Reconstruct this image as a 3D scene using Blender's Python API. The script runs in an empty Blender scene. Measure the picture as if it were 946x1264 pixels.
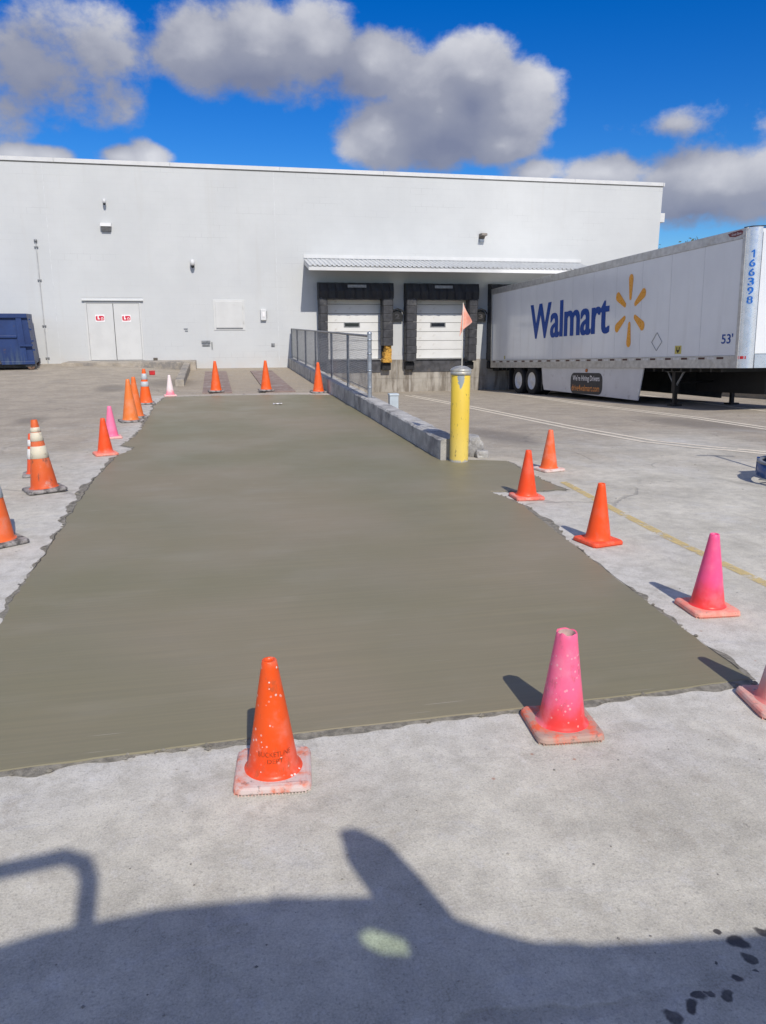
import bpy, bmesh, math, random
from mathutils import Vector, Matrix, noise as mnoise
R = math.radians
random.seed(7)
scene = bpy.context.scene
COL = scene.collection

# ------------------------------------------------------------------ camera
F_PX, CX, CY, IMG_W = 949.0, 473.0, 632.0, 946.0
HORIZON, CAM_H, VP_X = 397.0, 1.65, 262.0
PITCH = math.atan((CY - HORIZON) / F_PX)
YAW = math.atan((CX - VP_X) / math.hypot(F_PX, CY - HORIZON))
FW = Vector((math.sin(YAW) * math.cos(PITCH), math.cos(YAW) * math.cos(PITCH), -math.sin(PITCH)))
RT = Vector((math.cos(YAW), -math.sin(YAW), 0))
UP = RT.cross(FW)
cam_d = bpy.data.cameras.new('camera')
cam = bpy.data.objects.new('camera', cam_d)
COL.objects.link(cam)
cam.matrix_world = Matrix(((RT.x, UP.x, -FW.x, 0), (RT.y, UP.y, -FW.y, 0), (RT.z, UP.z, -FW.z, CAM_H), (0, 0, 0, 1)))
cam_d.sensor_fit = 'HORIZONTAL'
cam_d.sensor_width = 36.0
cam_d.lens = 36.0 * F_PX / IMG_W
cam_d.clip_start = 0.05
cam_d.clip_end = 4000
scene.camera = cam

# ------------------------------------------------------------------ light
SUN_AZ, SUN_EL = R(-6), R(43)          # direction in which shadows fall, measured from +Y
SD = Vector((math.sin(SUN_AZ) * math.cos(SUN_EL), math.cos(SUN_AZ) * math.cos(SUN_EL), -math.sin(SUN_EL)))
sun_d = bpy.data.lights.new('sun', 'SUN')
sun_d.energy = 3.6
sun_d.angle = R(0.53)
sun_d.color = (1.0, 0.94, 0.855)
sun = bpy.data.objects.new('sun', sun_d)
COL.objects.link(sun)
sun.rotation_euler = SD.to_track_quat('-Z', 'Y').to_euler()
sun.location = (0, -20, 30)

def pixel_dir(x, y):
    return (FW + RT * ((x - CX) / F_PX) - UP * ((y - CY) / F_PX)).normalized()

world = bpy.data.worlds.new('World')
scene.world = world
world.use_nodes = True

def build_world():
    nt = world.node_tree
    nt.nodes.clear()
    L = nt.links.new
    def nd(tree, typ, **kw):
        n = tree.nodes.new(typ)
        for k, v in kw.items():
            setattr(n, k, v)
        return n
    def mth(tree, op, a, b=None, c=None, clamp=False):
        n = tree.nodes.new('ShaderNodeMath')
        n.operation = op
        n.use_clamp = clamp
        for i, v in enumerate((a, b, c)):
            if v is None:
                continue
            if isinstance(v, (int, float)):
                n.inputs[i].default_value = v
            else:
                tree.links.new(v, n.inputs[i])
        return n.outputs[0]
    # cloud density over directions
    def density_group(name, blobs, detail, elsewhere, amp):
        g = bpy.data.node_groups.new(name, 'ShaderNodeTree')
        g.interface.new_socket('Direction', in_out='INPUT', socket_type='NodeSocketVector')
        g.interface.new_socket('Density', in_out='OUTPUT', socket_type='NodeSocketFloat')
        gi = g.nodes.new('NodeGroupInput')
        go = g.nodes.new('NodeGroupOutput')
        sep = g.nodes.new('ShaderNodeSeparateXYZ')
        g.links.new(gi.outputs[0], sep.inputs[0])
        az = mth(g, 'ARCTAN2', sep.outputs[0], sep.outputs[1])
        el = mth(g, 'ARCSINE', sep.outputs[2])
        comb = g.nodes.new('ShaderNodeCombineXYZ')
        g.links.new(az, comb.inputs[0])
        g.links.new(el, comb.inputs[1])
        cur = None
        for (px, py, rx, ry, w) in blobs:
            d = pixel_dir(px, py)
            a0, e0 = math.atan2(d.x, d.y), math.asin(d.z)
            kx, ky = F_PX / rx, F_PX / ry
            m = g.nodes.new('ShaderNodeVectorMath'); m.operation = 'MULTIPLY_ADD'
            g.links.new(comb.outputs[0], m.inputs[0]); m.inputs[1].default_value = (kx, ky, 0); m.inputs[2].default_value = (-a0 * kx, -e0 * ky, 0)
            l = g.nodes.new('ShaderNodeVectorMath'); l.operation = 'LENGTH'
            g.links.new(m.outputs[0], l.inputs[0])
            v = mth(g, 'MULTIPLY_ADD', l.outputs['Value'], -w, w)
            cur = v if cur is None else mth(g, 'SMOOTH_MAX', cur, v, 0.25)
        if elsewhere:   # unseen clouds over the rest of the dome, cover added for whiter fill light
            n0 = g.nodes.new('ShaderNodeTexNoise'); n0.inputs['Scale'].default_value = 2.6; n0.inputs['Detail'].default_value = 2
            g.links.new(gi.outputs[0], n0.inputs['Vector'])
            gen = mth(g, 'MULTIPLY_ADD', n0.outputs[0], 5.0, -2.52)
            off = mth(g, 'ABSOLUTE', mth(g, 'SUBTRACT', az, YAW))
            away = mth(g, 'MULTIPLY_ADD', off, 6.0, -4.6, clamp=True)
            high = mth(g, 'MULTIPLY_ADD', el, 8.0, -4.0, clamp=True)
            gen = mth(g, 'MULTIPLY_ADD', mth(g, 'MAXIMUM', away, high), mth(g, 'ADD', gen, 3.0), -3.0)
            cur = mth(g, 'MAXIMUM', cur, gen)
        mp = g.nodes.new('ShaderNodeVectorMath'); mp.operation = 'MULTIPLY'
        g.links.new(gi.outputs[0], mp.inputs[0]); mp.inputs[1].default_value = (1, 1, 1.35)
        n1 = g.nodes.new('ShaderNodeTexNoise'); n1.inputs['Scale'].default_value = 10; n1.inputs['Detail'].default_value = detail; n1.inputs['Roughness'].default_value = .60
        g.links.new(mp.outputs[0], n1.inputs['Vector'])
        g.links.new(mth(g, 'ADD', cur, mth(g, 'MULTIPLY_ADD', n1.outputs[0], amp, .075 - amp * .5)), go.inputs[0])
        return g
    g = density_group('cloud_density', [  # pixel x, y, radius x, radius y, weight
        (250, 62, 62, 50, 1), (320, 62, 75, 58, 1), (400, 52, 66, 58, 1), (458, 78, 60, 48, 1),
        (590, 92, 54, 50, 1), (540, 138, 92, 58, 1.05), (625, 130, 70, 50, 1), (472, 160, 62, 42, 1), (620, 180, 60, 22, .9),
        (25, 70, 80, 54, .40), (115, 62, 70, 58, .42),
        (20, 190, 34, 14, .9), (62, 192, 30, 12, .8), (150, 193, 34, 14, .9), (185, 192, 34, 18, .95),
        (880, 226, 105, 46, .95), (745, 214, 52, 26, .9), (660, 212, 40, 18, .7),
        (833, 153, 58, 16, .26), (1100, 180, 160, 60, .9), (-160, 120, 150, 70, .9)], 8, True, 1.55)
    gl = density_group('cloud_light', [
        (320, 62, 140, 64, 1), (430, 62, 90, 62, 1), (560, 135, 120, 66, 1.05), (595, 95, 60, 55, 1),
        (70, 66, 130, 60, .66), (40, 190, 52, 18, 1), (165, 194, 58, 20, 1), (870, 226, 120, 46, .95), (745, 212, 56, 26, .9), (660, 212, 44, 20, .7), (833, 148, 70, 24, .5)], 3, False, .95)

    tc = nd(nt, 'ShaderNodeTexCoord')
    d0 = nd(nt, 'ShaderNodeGroup'); d0.node_tree = g
    L(tc.outputs['Generated'], d0.inputs[0])
    ad = nd(nt, 'ShaderNodeVectorMath'); ad.operation = 'ADD'
    L(tc.outputs['Generated'], ad.inputs[0]); ad.inputs[1].default_value = (0.012, 0, 0.03)
    d1 = nd(nt, 'ShaderNodeGroup'); d1.node_tree = gl
    L(ad.outputs[0], d1.inputs[0])
    alpha = nd(nt, 'ShaderNodeMapRange'); alpha.interpolation_type = 'SMOOTHSTEP'
    L(d0.outputs[0], alpha.inputs[0])
    alpha.inputs[1].default_value = .05; alpha.inputs[2].default_value = .44
    lit = mth(nt, 'MULTIPLY_ADD', mth(nt, 'SUBTRACT', d0.outputs[0], d1.outputs[0]), .62, .40, clamp=True)
    thick = nd(nt, 'ShaderNodeMapRange')
    L(d0.outputs[0], thick.inputs[0])
    thick.inputs[1].default_value = .1; thick.inputs[2].default_value = 1.0
    thick.inputs[3].default_value = .12; thick.inputs[4].default_value = -.08
    ramp = nd(nt, 'ShaderNodeValToRGB')
    ramp.color_ramp.elements[0].position = .12; ramp.color_ramp.elements[0].color = (.205, .228, .325, 1)
    ramp.color_ramp.elements[1].position = 1.0; ramp.color_ramp.elements[1].color = (.74, .745, .78, 1)
    e = ramp.color_ramp.elements.new(.5); e.color = (.315, .333, .41, 1)
    L(mth(nt, 'ADD', lit, thick.outputs[0], clamp=True), ramp.inputs[0])
    sky = nd(nt, 'ShaderNodeTexSky')
    sky.sky_type = 'NISHITA'
    sky.sun_disc = False
    sky.sun_elevation = SUN_EL
    sky.sun_rotation = math.pi + SUN_AZ
    sky.air_density = 1.0; sky.dust_density = 0.2; sky.ozone_density = 3.0
    hs = nd(nt, 'ShaderNodeHueSaturation')
    hs.inputs['Saturation'].default_value = 1.5
    hs.inputs['Value'].default_value = 0.92
    hs.inputs['Hue'].default_value = 0.507
    L(sky.outputs[0], hs.inputs['Color'])
    tint = nd(nt, 'ShaderNodeVectorMath'); tint.operation = 'MULTIPLY'
    L(hs.outputs[0], tint.inputs[0]); tint.inputs[1].default_value = (.55, .86, 1.18)
    cs = nd(nt, 'ShaderNodeVectorMath'); cs.operation = 'SCALE'
    L(ramp.outputs[0], cs.inputs[0]); cs.inputs['Scale'].default_value = 10.0
    mx = nd(nt, 'ShaderNodeMix'); mx.data_type = 'RGBA'
    am = mth(nt, 'MULTIPLY', alpha.outputs[0], .96)
    L(am, mx.inputs[0]); L(tint.outputs[0], mx.inputs[6]); L(cs.outputs[0], mx.inputs[7])
    bg = nd(nt, 'ShaderNodeBackground')
    bg.inputs[1].default_value = 0.10
    L(mx.outputs[2], bg.inputs[0])
    out = nd(nt, 'ShaderNodeOutputWorld')
    L(bg.outputs[0], out.inputs[0])
build_world()

vs = scene.view_settings
vs.view_transform = 'Standard'
vs.look = 'None'
vs.exposure = 0.04
vs.gamma = 1.0
scene.render.engine = 'CYCLES'
scene.cycles.use_denoising = True
scene.cycles.max_bounces = 6
scene.cycles.diffuse_bounces = 3
world.cycles.sampling_method = 'MANUAL'
world.cycles.sample_map_resolution = 512

# ------------------------------------------------------------------ helpers
class MB:
    """collects shapes into one mesh"""
    def __init__(self):
        self.v, self.f, self.sm = [], [], []
    def add(self, verts, faces, smooth=False):
        b = len(self.v)
        self.v += [tuple(p) for p in verts]
        self.f += [tuple(b + i for i in f) for f in faces]
        self.sm += [smooth] * len(faces)
        return self
    def box(self, x0, x1, y0, y1, z0, z1):
        return self.add([(x0, y0, z0), (x1, y0, z0), (x1, y1, z0), (x0, y1, z0), (x0, y0, z1), (x1, y0, z1), (x1, y1, z1), (x0, y1, z1)],
                        [(0, 3, 2, 1), (4, 5, 6, 7), (0, 1, 5, 4), (1, 2, 6, 5), (2, 3, 7, 6), (3, 0, 4, 7)])
    def prism(self, poly, a0, a1, axis='y', smooth=False):
        """poly: list of 2-D points; axis y -> (x,z) extruded along y; z -> (x,y) along z; x -> (y,z) along x"""
        n = len(poly)
        def P(p, a):
            return (p[0], a, p[1]) if axis == 'y' else ((p[0], p[1], a) if axis == 'z' else (a, p[0], p[1]))
        vs_ = [P(p, a0) for p in poly] + [P(p, a1) for p in poly]
        fs = [tuple(range(n - 1, -1, -1)), tuple(range(n, 2 * n))]
        self.add(vs_, fs)
        b = len(self.v) - 2 * n
        for i in range(n):
            j = (i + 1) % n
            self.f.append((b + i, b + j, b + n + j, b + n + i)); self.sm.append(smooth)
        return self
    def tube(self, pts, r, seg=8, cap=True):
        pts = [Vector(p) for p in pts]
        rs = r if isinstance(r, (list, tuple)) else [r] * len(pts)
        rings = []
        for i, p in enumerate(pts):
            t = (pts[min(i + 1, len(pts) - 1)] - pts[max(i - 1, 0)]).normalized()
            a = Vector((0, 0, 1)) if abs(t.z) < .9 else Vector((1, 0, 0))
            u = t.cross(a).normalized(); w = t.cross(u)
            rings.append([p + (u * math.cos(2 * math.pi * k / seg) + w * math.sin(2 * math.pi * k / seg)) * rs[i] for k in range(seg)])
        vs_ = [q for rg in rings for q in rg]
        fs = []
        for i in range(len(pts) - 1):
            for k in range(seg):
                k2 = (k + 1) % seg
                fs.append((i * seg + k, i * seg + k2, (i + 1) * seg + k2, (i + 1) * seg + k))
        self.add(vs_, fs, True)
        if cap:
            self.add([q for q in rings[0]], [tuple(range(seg))])
            self.add([q for q in rings[-1]], [tuple(range(seg - 1, -1, -1))])
        return self
    def lathe(self, prof, seg=32, c=(0, 0, 0), axis='z', smooth=True, jitter=None):
        n = len(prof)
        vs_ = []
        for k in range(seg):
            a = 2 * math.pi * k / seg
            for i, (r, h) in enumerate(prof):
                if jitter:
                    r, h = jitter(r, h, a, i)
                p = (r * math.cos(a), r * math.sin(a), h)
                if axis == 'y':
                    p = (p[0], p[2], p[1])
                elif axis == 'x':
                    p = (p[2], p[0], p[1])
                vs_.append((p[0] + c[0], p[1] + c[1], p[2] + c[2]))
        fs = []
        for k in range(seg):
            k2 = (k + 1) % seg
            for i in range(n - 1):
                q = (k * n + i, k2 * n + i, k2 * n + i + 1, k * n + i + 1)
                fs.append(q if axis != 'y' else q[::-1])
        return self.add(vs_, fs, smooth)
    def mesh(self, name):
        m = bpy.data.meshes.new(name)
        m.from_pydata(self.v, [], self.f)
        for p, s in zip(m.polygons, self.sm):
            p.use_smooth = s
        return m
    def build(self, name, material, parent=None, bevel=0, loc=None):
        o = link(name, self.mesh(name), material, parent)
        if loc is not None:
            o.location = loc
        if bevel:
            b = o.modifiers.new('bevel', 'BEVEL'); b.width = bevel; b.segments = 2; b.limit_method = 'ANGLE'; b.angle_limit = R(40)
        return o

def link(name, mesh, material=None, parent=None):
    o = bpy.data.objects.new(name, mesh)
    COL.objects.link(o)
    if material is not None and not mesh.materials:
        mesh.materials.append(material)
    if parent is not None:
        o.parent = parent
    return o

def thing(name, label, cat, loc=(0, 0, 0), rz=0, group=None):
    o = bpy.data.objects.new(name, None)
    o.empty_display_size = .2
    COL.objects.link(o)
    o.location = loc
    o.rotation_euler = (0, 0, rz)
    return tag(o, label, cat, group)

def tag(o, label, cat, group=None):
    o['label'] = label
    o['category'] = cat
    if group:
        o['group'] = group
    return o

def structure(o):
    o['kind'] = 'structure'
    return o

def stuff(o):
    o['kind'] = 'stuff'
    return o

def text_verts(body, bold=0.0, spacing=1.0):
    """flat mesh data of a word in the built-in face, scaled to the unit box"""
    c = bpy.data.curves.new('lettering', 'FONT')
    c.body = body
    c.offset = bold
    c.space_character = spacing
    c.resolution_u = 4
    o = bpy.data.objects.new('lettering', c)
    COL.objects.link(o)
    bpy.context.view_layer.update()
    dg = bpy.context.evaluated_depsgraph_get()
    m = bpy.data.meshes.new_from_object(o.evaluated_get(dg))
    vs_ = [v.co.copy() for v in m.vertices]
    fs = [tuple(p.vertices) for p in m.polygons]
    bpy.data.objects.remove(o); bpy.data.curves.remove(c); bpy.data.meshes.remove(m)
    x0 = min(v.x for v in vs_); x1 = max(v.x for v in vs_); y0 = min(v.y for v in vs_); y1 = max(v.y for v in vs_)
    return [((v.x - x0) / (x1 - x0), (v.y - y0) / (y1 - y0)) for v in vs_], fs

def letter(name, body, mat, parent, x0, x1, z0, z1, y, bold=0.0, spacing=1.0, fn=None):
    """flat lettering on a face that looks to -y of its parent"""
    vs_, fs = text_verts(body, bold, spacing)
    P = [(x0 + u * (x1 - x0), y, z0 + w * (z1 - z0)) for u, w in vs_]
    if fn:
        P = [fn(p) for p in P]
    return MB().add(P, fs).build(name, mat, parent)

# ------------------------------------------------------------------ materials
class NB:
    def __init__(self, name):
        self.m = bpy.data.materials.new(name)
        self.m.use_nodes = True
        self.t = self.m.node_tree
        self.b = self.t.nodes['Principled BSDF']
        self.tc = self.t.nodes.new('ShaderNodeTexCoord')
        self.obj = self.tc.outputs['Object']
        self.geo = self.t.nodes.new('ShaderNodeNewGeometry').outputs['Position']
    def set(self, sock, v):
        if isinstance(sock, str):
            sock = self.b.inputs[sock]
        if hasattr(v, 'is_output'):
            self.t.links.new(v, sock)
        elif isinstance(v, (tuple, list)) and len(v) == 3 and sock.type == 'RGBA':
            sock.default_value = (*v, 1)
        else:
            sock.default_value = v
    def noise(self, scale, detail=4, rough=.5, vec=None, sv=None, dist=0):
        n = self.t.nodes.new('ShaderNodeTexNoise')
        n.inputs['Scale'].default_value = scale; n.inputs['Detail'].default_value = detail
        n.inputs['Roughness'].default_value = rough; n.inputs['Distortion'].default_value = dist
        vec = vec if vec is not None else self.obj
        if sv:
            vec = self.vm('MULTIPLY', vec, sv)
        self.t.links.new(vec, n.inputs['Vector'])
        return n.outputs[0]
    def voro(self, scale, feature='F1', vec=None, out='Distance', rnd=1.0):
        n = self.t.nodes.new('ShaderNodeTexVoronoi')
        n.feature = feature
        n.inputs['Scale'].default_value = scale
        n.inputs['Randomness'].default_value = rnd
        self.t.links.new(vec if vec is not None else self.obj, n.inputs['Vector'])
        return n.outputs[out]
    def vm(self, op, a, b):
        n = self.t.nodes.new('ShaderNodeVectorMath'); n.operation = op
        self.set(n.inputs[0], a); self.set(n.inputs[1], b)
        return n.outputs['Value'] if op in ('LENGTH', 'DISTANCE', 'DOT_PRODUCT') else n.outputs[0]
    def mth(self, op, a, b=0.0, clamp=False):
        n = self.t.nodes.new('ShaderNodeMath'); n.operation = op; n.use_clamp = clamp
        self.set(n.inputs[0], a); self.set(n.inputs[1], b)
        return n.outputs[0]
    def ss(self, v, lo, hi, a=0.0, b=1.0):
        n = self.t.nodes.new('ShaderNodeMapRange'); n.interpolation_type = 'SMOOTHSTEP'
        self.set(n.inputs[0], v)
        n.inputs[1].default_value = lo; n.inputs[2].default_value = hi; n.inputs[3].default_value = a; n.inputs[4].default_value = b
        return n.outputs[0]
    def mix(self, fac, a, b, mode='MIX'):
        n = self.t.nodes.new('ShaderNodeMix'); n.data_type = 'RGBA'; n.blend_type = mode
        self.set(n.inputs[0], fac); self.set(n.inputs[6], a); self.set(n.inputs[7], b)
        return n.outputs[2]
    def xyz(self, v=None):
        n = self.t.nodes.new('ShaderNodeSeparateXYZ')
        self.t.links.new(v if v is not None else self.obj, n.inputs[0])
        return n.outputs
    def bump(self, h, strength=.3, dist=.01, prev=None):
        n = self.t.nodes.new('ShaderNodeBump')
        n.inputs['Strength'].default_value = strength; n.inputs['Distance'].default_value = dist
        self.set(n.inputs['Height'], h)
        if prev is not None:
            self.t.links.new(prev, n.inputs['Normal'])
        self.t.links.new(n.outputs[0], self.b.inputs['Normal'])
        return n.outputs[0]

def plain(name, col, rough=.6, var=.12, scale=6, metal=0.0, bump=0.0, spec=.5, coat=0.0, dirt=None, dirt_amt=.5, dirt_scale=3):
    n = NB(name)
    c = n.mix(n.ss(n.noise(scale, 5), .3, .7), tuple(x * (1 - var) for x in col), tuple(min(1, x * (1 + var)) for x in col))
    if dirt:
        c = n.mix(n.ss(n.noise(dirt_scale, 8, .65), .62 - .25 * dirt_amt, .78 - .1 * dirt_amt), c, dirt)
    n.set('Base Color', c)
    n.set('Roughness', n.ss(n.noise(scale * 3, 3), .2, .8, max(.02, rough - .08), min(1, rough + .08)))
    n.set('Metallic', metal)
    n.set('Specular IOR Level', spec)
    if coat:
        n.set('Coat Weight', coat); n.set('Coat Roughness', .08)
    if bump:
        n.bump(n.noise(scale * 8, 5), bump, .01)
    return n.m

def ground_material():
    n = NB('old_concrete')
    P = n.geo
    x, y, z = n.xyz(P)
    big = n.noise(.35, 3, .6, P)
    mid = n.noise(1.6, 5, .65, P)
    fine = n.noise(9, 5, .7, P)
    grit = n.noise(70, 3, .75, P)
    # base: light cement grey close to the pour, worn tan-grey out in the yard
    near = n.mix(n.ss(mid, .3, .7), (.475, .450, .372), (.70, .665, .56))
    tan = n.mix(n.ss(mid, .3, .72), (.295, .243, .175), (.445, .37, .272))
    yy = n.mth('ADD', y, n.mth('MULTIPLY', big, 9.0))
    xx = n.mth('ADD', n.mth('ABSOLUTE', n.mth('SUBTRACT', x, .8)), n.mth('MULTIPLY', big, 4.0))
    far = n.mth('MAXIMUM', n.ss(yy, 10.5, 17.5), n.ss(xx, 6.0, 9.5))
    c = n.mix(far, near, tan)
    # cement dust dragged over the yard
    dust = n.mth('MULTIPLY', n.ss(n.noise(1.1, 6, .68, P, (1, .6, 1)), .5, .72), n.ss(yy, 21, 10))
    c = n.mix(n.mth('MULTIPLY', dust, .75), c, (.61, .595, .555))
    dx_ = n.mth('SUBTRACT', n.mth('ABSOLUTE', n.mth('SUBTRACT', x, .68)), 1.95)
    dy_ = n.mth('SUBTRACT', n.mth('ABSOLUTE', n.mth('SUBTRACT', y, 10.45)), 7.6)
    rim = n.ss(n.mth('ADD', n.mth('MAXIMUM', dx_, dy_), n.mth('MULTIPLY', mid, 1.1)), 1.25, .45)
    sand = n.mth('MULTIPLY', n.mth('MULTIPLY', n.ss(y, 18.7, 20.2), n.ss(x, 2.7, 2.6)), n.ss(x, -1.0, -.9))
    c = n.mix(n.mth('MULTIPLY', sand, n.ss(mid, .35, .62, .35, .85)), c, (.36, .275, .175))
    c = n.mix(n.mth('MULTIPLY', rim, n.ss(fine, .25, .6, .25, .8)), c, (.67, .65, .60))
    smear = n.ss(n.noise(3.2, 6, .7, P, (.35, 1.2, 1), 1.2), .56, .70)
    c = n.mix(n.mth('MULTIPLY', smear, n.ss(far, 0, 1, .58, .25)), c, (.58, .575, .56))
    # warm and dark stains
    st = n.ss(n.noise(.9, 5, .7, P, (1.4, .55, 1)), .58, .76)
    c = n.mix(n.mth('MULTIPLY', st, .45), c, (.20, .17, .135))
    brown = n.ss(n.noise(2.3, 4, .6, P), .62, .74)
    c = n.mix(n.mth('MULTIPLY', brown, .34), c, (.36, .30, .22))
    c = n.mix(n.mth('MULTIPLY', n.ss(n.noise(5.5, 6, .68, P, (1, .6, 1)), .57, .70), .40), c, (.33, .285, .22))
    mot = n.noise(4.5, 6, .72, P)
    c = n.mix(n.ss(mot, .30, .50), n.mix(.19, c, (.21, .195, .165)), c)
    c = n.mix(n.mth('MULTIPLY', n.ss(n.noise(14, 5, .7, P, (1, .7, 1)), .55, .68), .32), c, (.72, .71, .685))
    # fine speckle of sand and aggregate
    c = n.mix(n.ss(fine, .35, .68), n.mix(.24, c, (.17, .155, .135)), c)
    c = n.mix(n.ss(grit, .50, .72), c, n.mix(.42, c, (.14, .13, .115)))
    g2 = n.noise(150, 3, .7, P)
    c = n.mix(n.ss(g2, .35, .65), n.mix(.18, c, (.17, .16, .14)), n.mix(.20, c, (.78, .76, .70)))
    c = n.mix(n.ss(n.noise(38, 3, .7, P), .58, .74), c, n.mix(.30, c, (.70, .69, .67)))
    wpit = n.vm('ADD', P, n.vm('MULTIPLY', col_noise(n, 30, P), (.06, .06, 0)))
    pit = n.mth('MULTIPLY', n.ss(n.voro(16, 'F1', wpit), .13, .05), n.ss(n.noise(3.4, 4, .6, P), .58, .70))
    c = n.mix(n.mth('MULTIPLY', pit, .4), c, (.12, .115, .11))
    # rust flecks
    rust = n.mth('MULTIPLY', n.ss(n.voro(7.0, 'F1', P), .075, .03), n.ss(n.noise(1.3, 2, .5, P), .55, .62))
    c = n.mix(n.mth('MULTIPLY', rust, .55), c, (.33, .12, .06))
    # hairline cracks
    wob = n.vm('ADD', P, n.vm('MULTIPLY', col_noise(n, 1.6, P), (.5, .5, 0)))
    crk = n.ss(n.voro(.42, 'DISTANCE_TO_EDGE', wob), .010, .003)
    crk = n.mth('MULTIPLY', crk, n.ss(n.noise(.7, 3, .5, P), .48, .56))
    c = n.mix(n.mth('MULTIPLY', crk, .25), c, (.09, .085, .08))
    # oil and water spots
    wp = n.vm('ADD', P, n.vm('MULTIPLY', n.vm('SUBTRACT', col_noise(n, 9, P), (.5, .5, .5)), (.10, .10, 0)))
    spots = [(1.411, 1.544, .030), (1.33, 1.514, .040), (1.317, 1.45, .024), (1.242, 1.408, .022), (1.301, 1.411, .010), (1.179, 1.356, .026),
             (1.086, 1.355, .026), (1.118, 1.372, .022), (1.014, 1.345, .036), (1.30, 1.56, .014), (1.14, 1.37, .010), (1.22, 1.47, .008)]
    wet = None
    for (sx, sy, sr) in spots:
        d = n.vm('DISTANCE', wp, (sx, sy, 0))
        w = n.ss(d, sr * .84, sr * .52)
        wet = w if wet is None else n.mth('MAXIMUM', wet, w)
    for (sx, sy, sr, sq) in [(-3.15, 14.2, .36, .5), (-2.55, 20.3, .5, .4), (-1.2, 22.0, 1.0, .5), (8.6, 12.6, .9, .35), (4.4, 11.5, .6, .3)]:
        q = n.vm('MULTIPLY', n.vm('SUBTRACT', wp, (sx, sy, 0)), (1, sq, 0))
        w = n.mth('MULTIPLY', n.ss(n.vm('LENGTH', q, (0, 0, 0)), sr, sr * .3), n.ss(mid, .3, .55, .3, .8))
        wet = n.mth('MAXIMUM', wet, n.mth('MULTIPLY', w, .62))
    c = n.mix(n.mth('MULTIPLY', wet, n.ss(fine, .3, .6, .7, .92)), c, (.048, .042, .038))
    n.set('Base Color', c)
    n.set('Roughness', n.ss(wet, 0, 1, .9, .45))
    n.set('Specular IOR Level', .3)
    h = n.mth('ADD', n.mth('MULTIPLY', grit, .5), n.mth('ADD', fine, n.mth('MULTIPLY', crk, -1.5)))
    h = n.mth('ADD', h, n.mth('MULTIPLY', pit, -.6))
    n.bump(h, .55, .006)
    return n.m

def col_noise(n, scale, vec):
    t = n.t.nodes.new('ShaderNodeTexNoise')
    t.inputs['Scale'].default_value = scale; t.inputs['Detail'].default_value = 4
    n.t.links.new(vec, t.inputs['Vector'])
    return t.outputs['Color']

def fresh_material():
    n = NB('fresh_concrete')
    P = n.geo
    big = n.noise(.45, 4, .5, P)
    c = n.mix(n.ss(big, .32, .68), (.226, .206, .124), (.280, .240, .160))
    c = n.mix(n.ss(n.noise(.22, 3, .5, P), .40, .62), n.mix(.36, c, (.212, .205, .130)), n.mix(.4, c, (.285, .240, .170)))
    br = n.noise(1.0, 6, .6, P, (.9, 46, 1))
    br2 = n.noise(1.0, 5, .6, P, (2.2, 150, 1))
    c = n.mix(n.ss(br, .36, .66), n.mix(.14, c, (.10, .097, .08)), c)
    blot = n.noise(2.2, 6, .6, P, (.5, 1.3, 1))
    c = n.mix(n.mth('MULTIPLY', n.ss(blot, .5, .72), .22), c, (.32, .292, .225))
    # light cream lines the float left, and pinholes
    ln = n.mth('MULTIPLY', n.ss(n.noise(1.0, 2, .5, P, (.7, 120, 1)), .66, .74), n.ss(n.noise(1.0, 3, .5, P, (2.5, 9, 1)), .56, .68))
    c = n.mix(n.mth('MULTIPLY', ln, .8), c, (.46, .43, .37))
    ph = n.mth('MULTIPLY', n.ss(n.voro(9, 'F1', P), .045, .02), n.ss(n.noise(3, 2, .5, P), .54, .6))
    c = n.mix(n.mth('MULTIPLY', ph, .5), c, (.09, .085, .075))
    n.set('Base Color', c)
    n.set('Roughness', n.ss(n.noise(.8, 4, .6, P), .3, .7, .44, .60))
    n.set('Specular IOR Level', .22)
    h = n.mth('ADD', n.mth('MULTIPLY', br, .7), n.mth('MULTIPLY', br2, .35))
    b1 = n.bump(h, .20, .006)
    n.bump(n.noise(1.3, 3, .5, P), .12, .02, b1)
    return n.m

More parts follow.
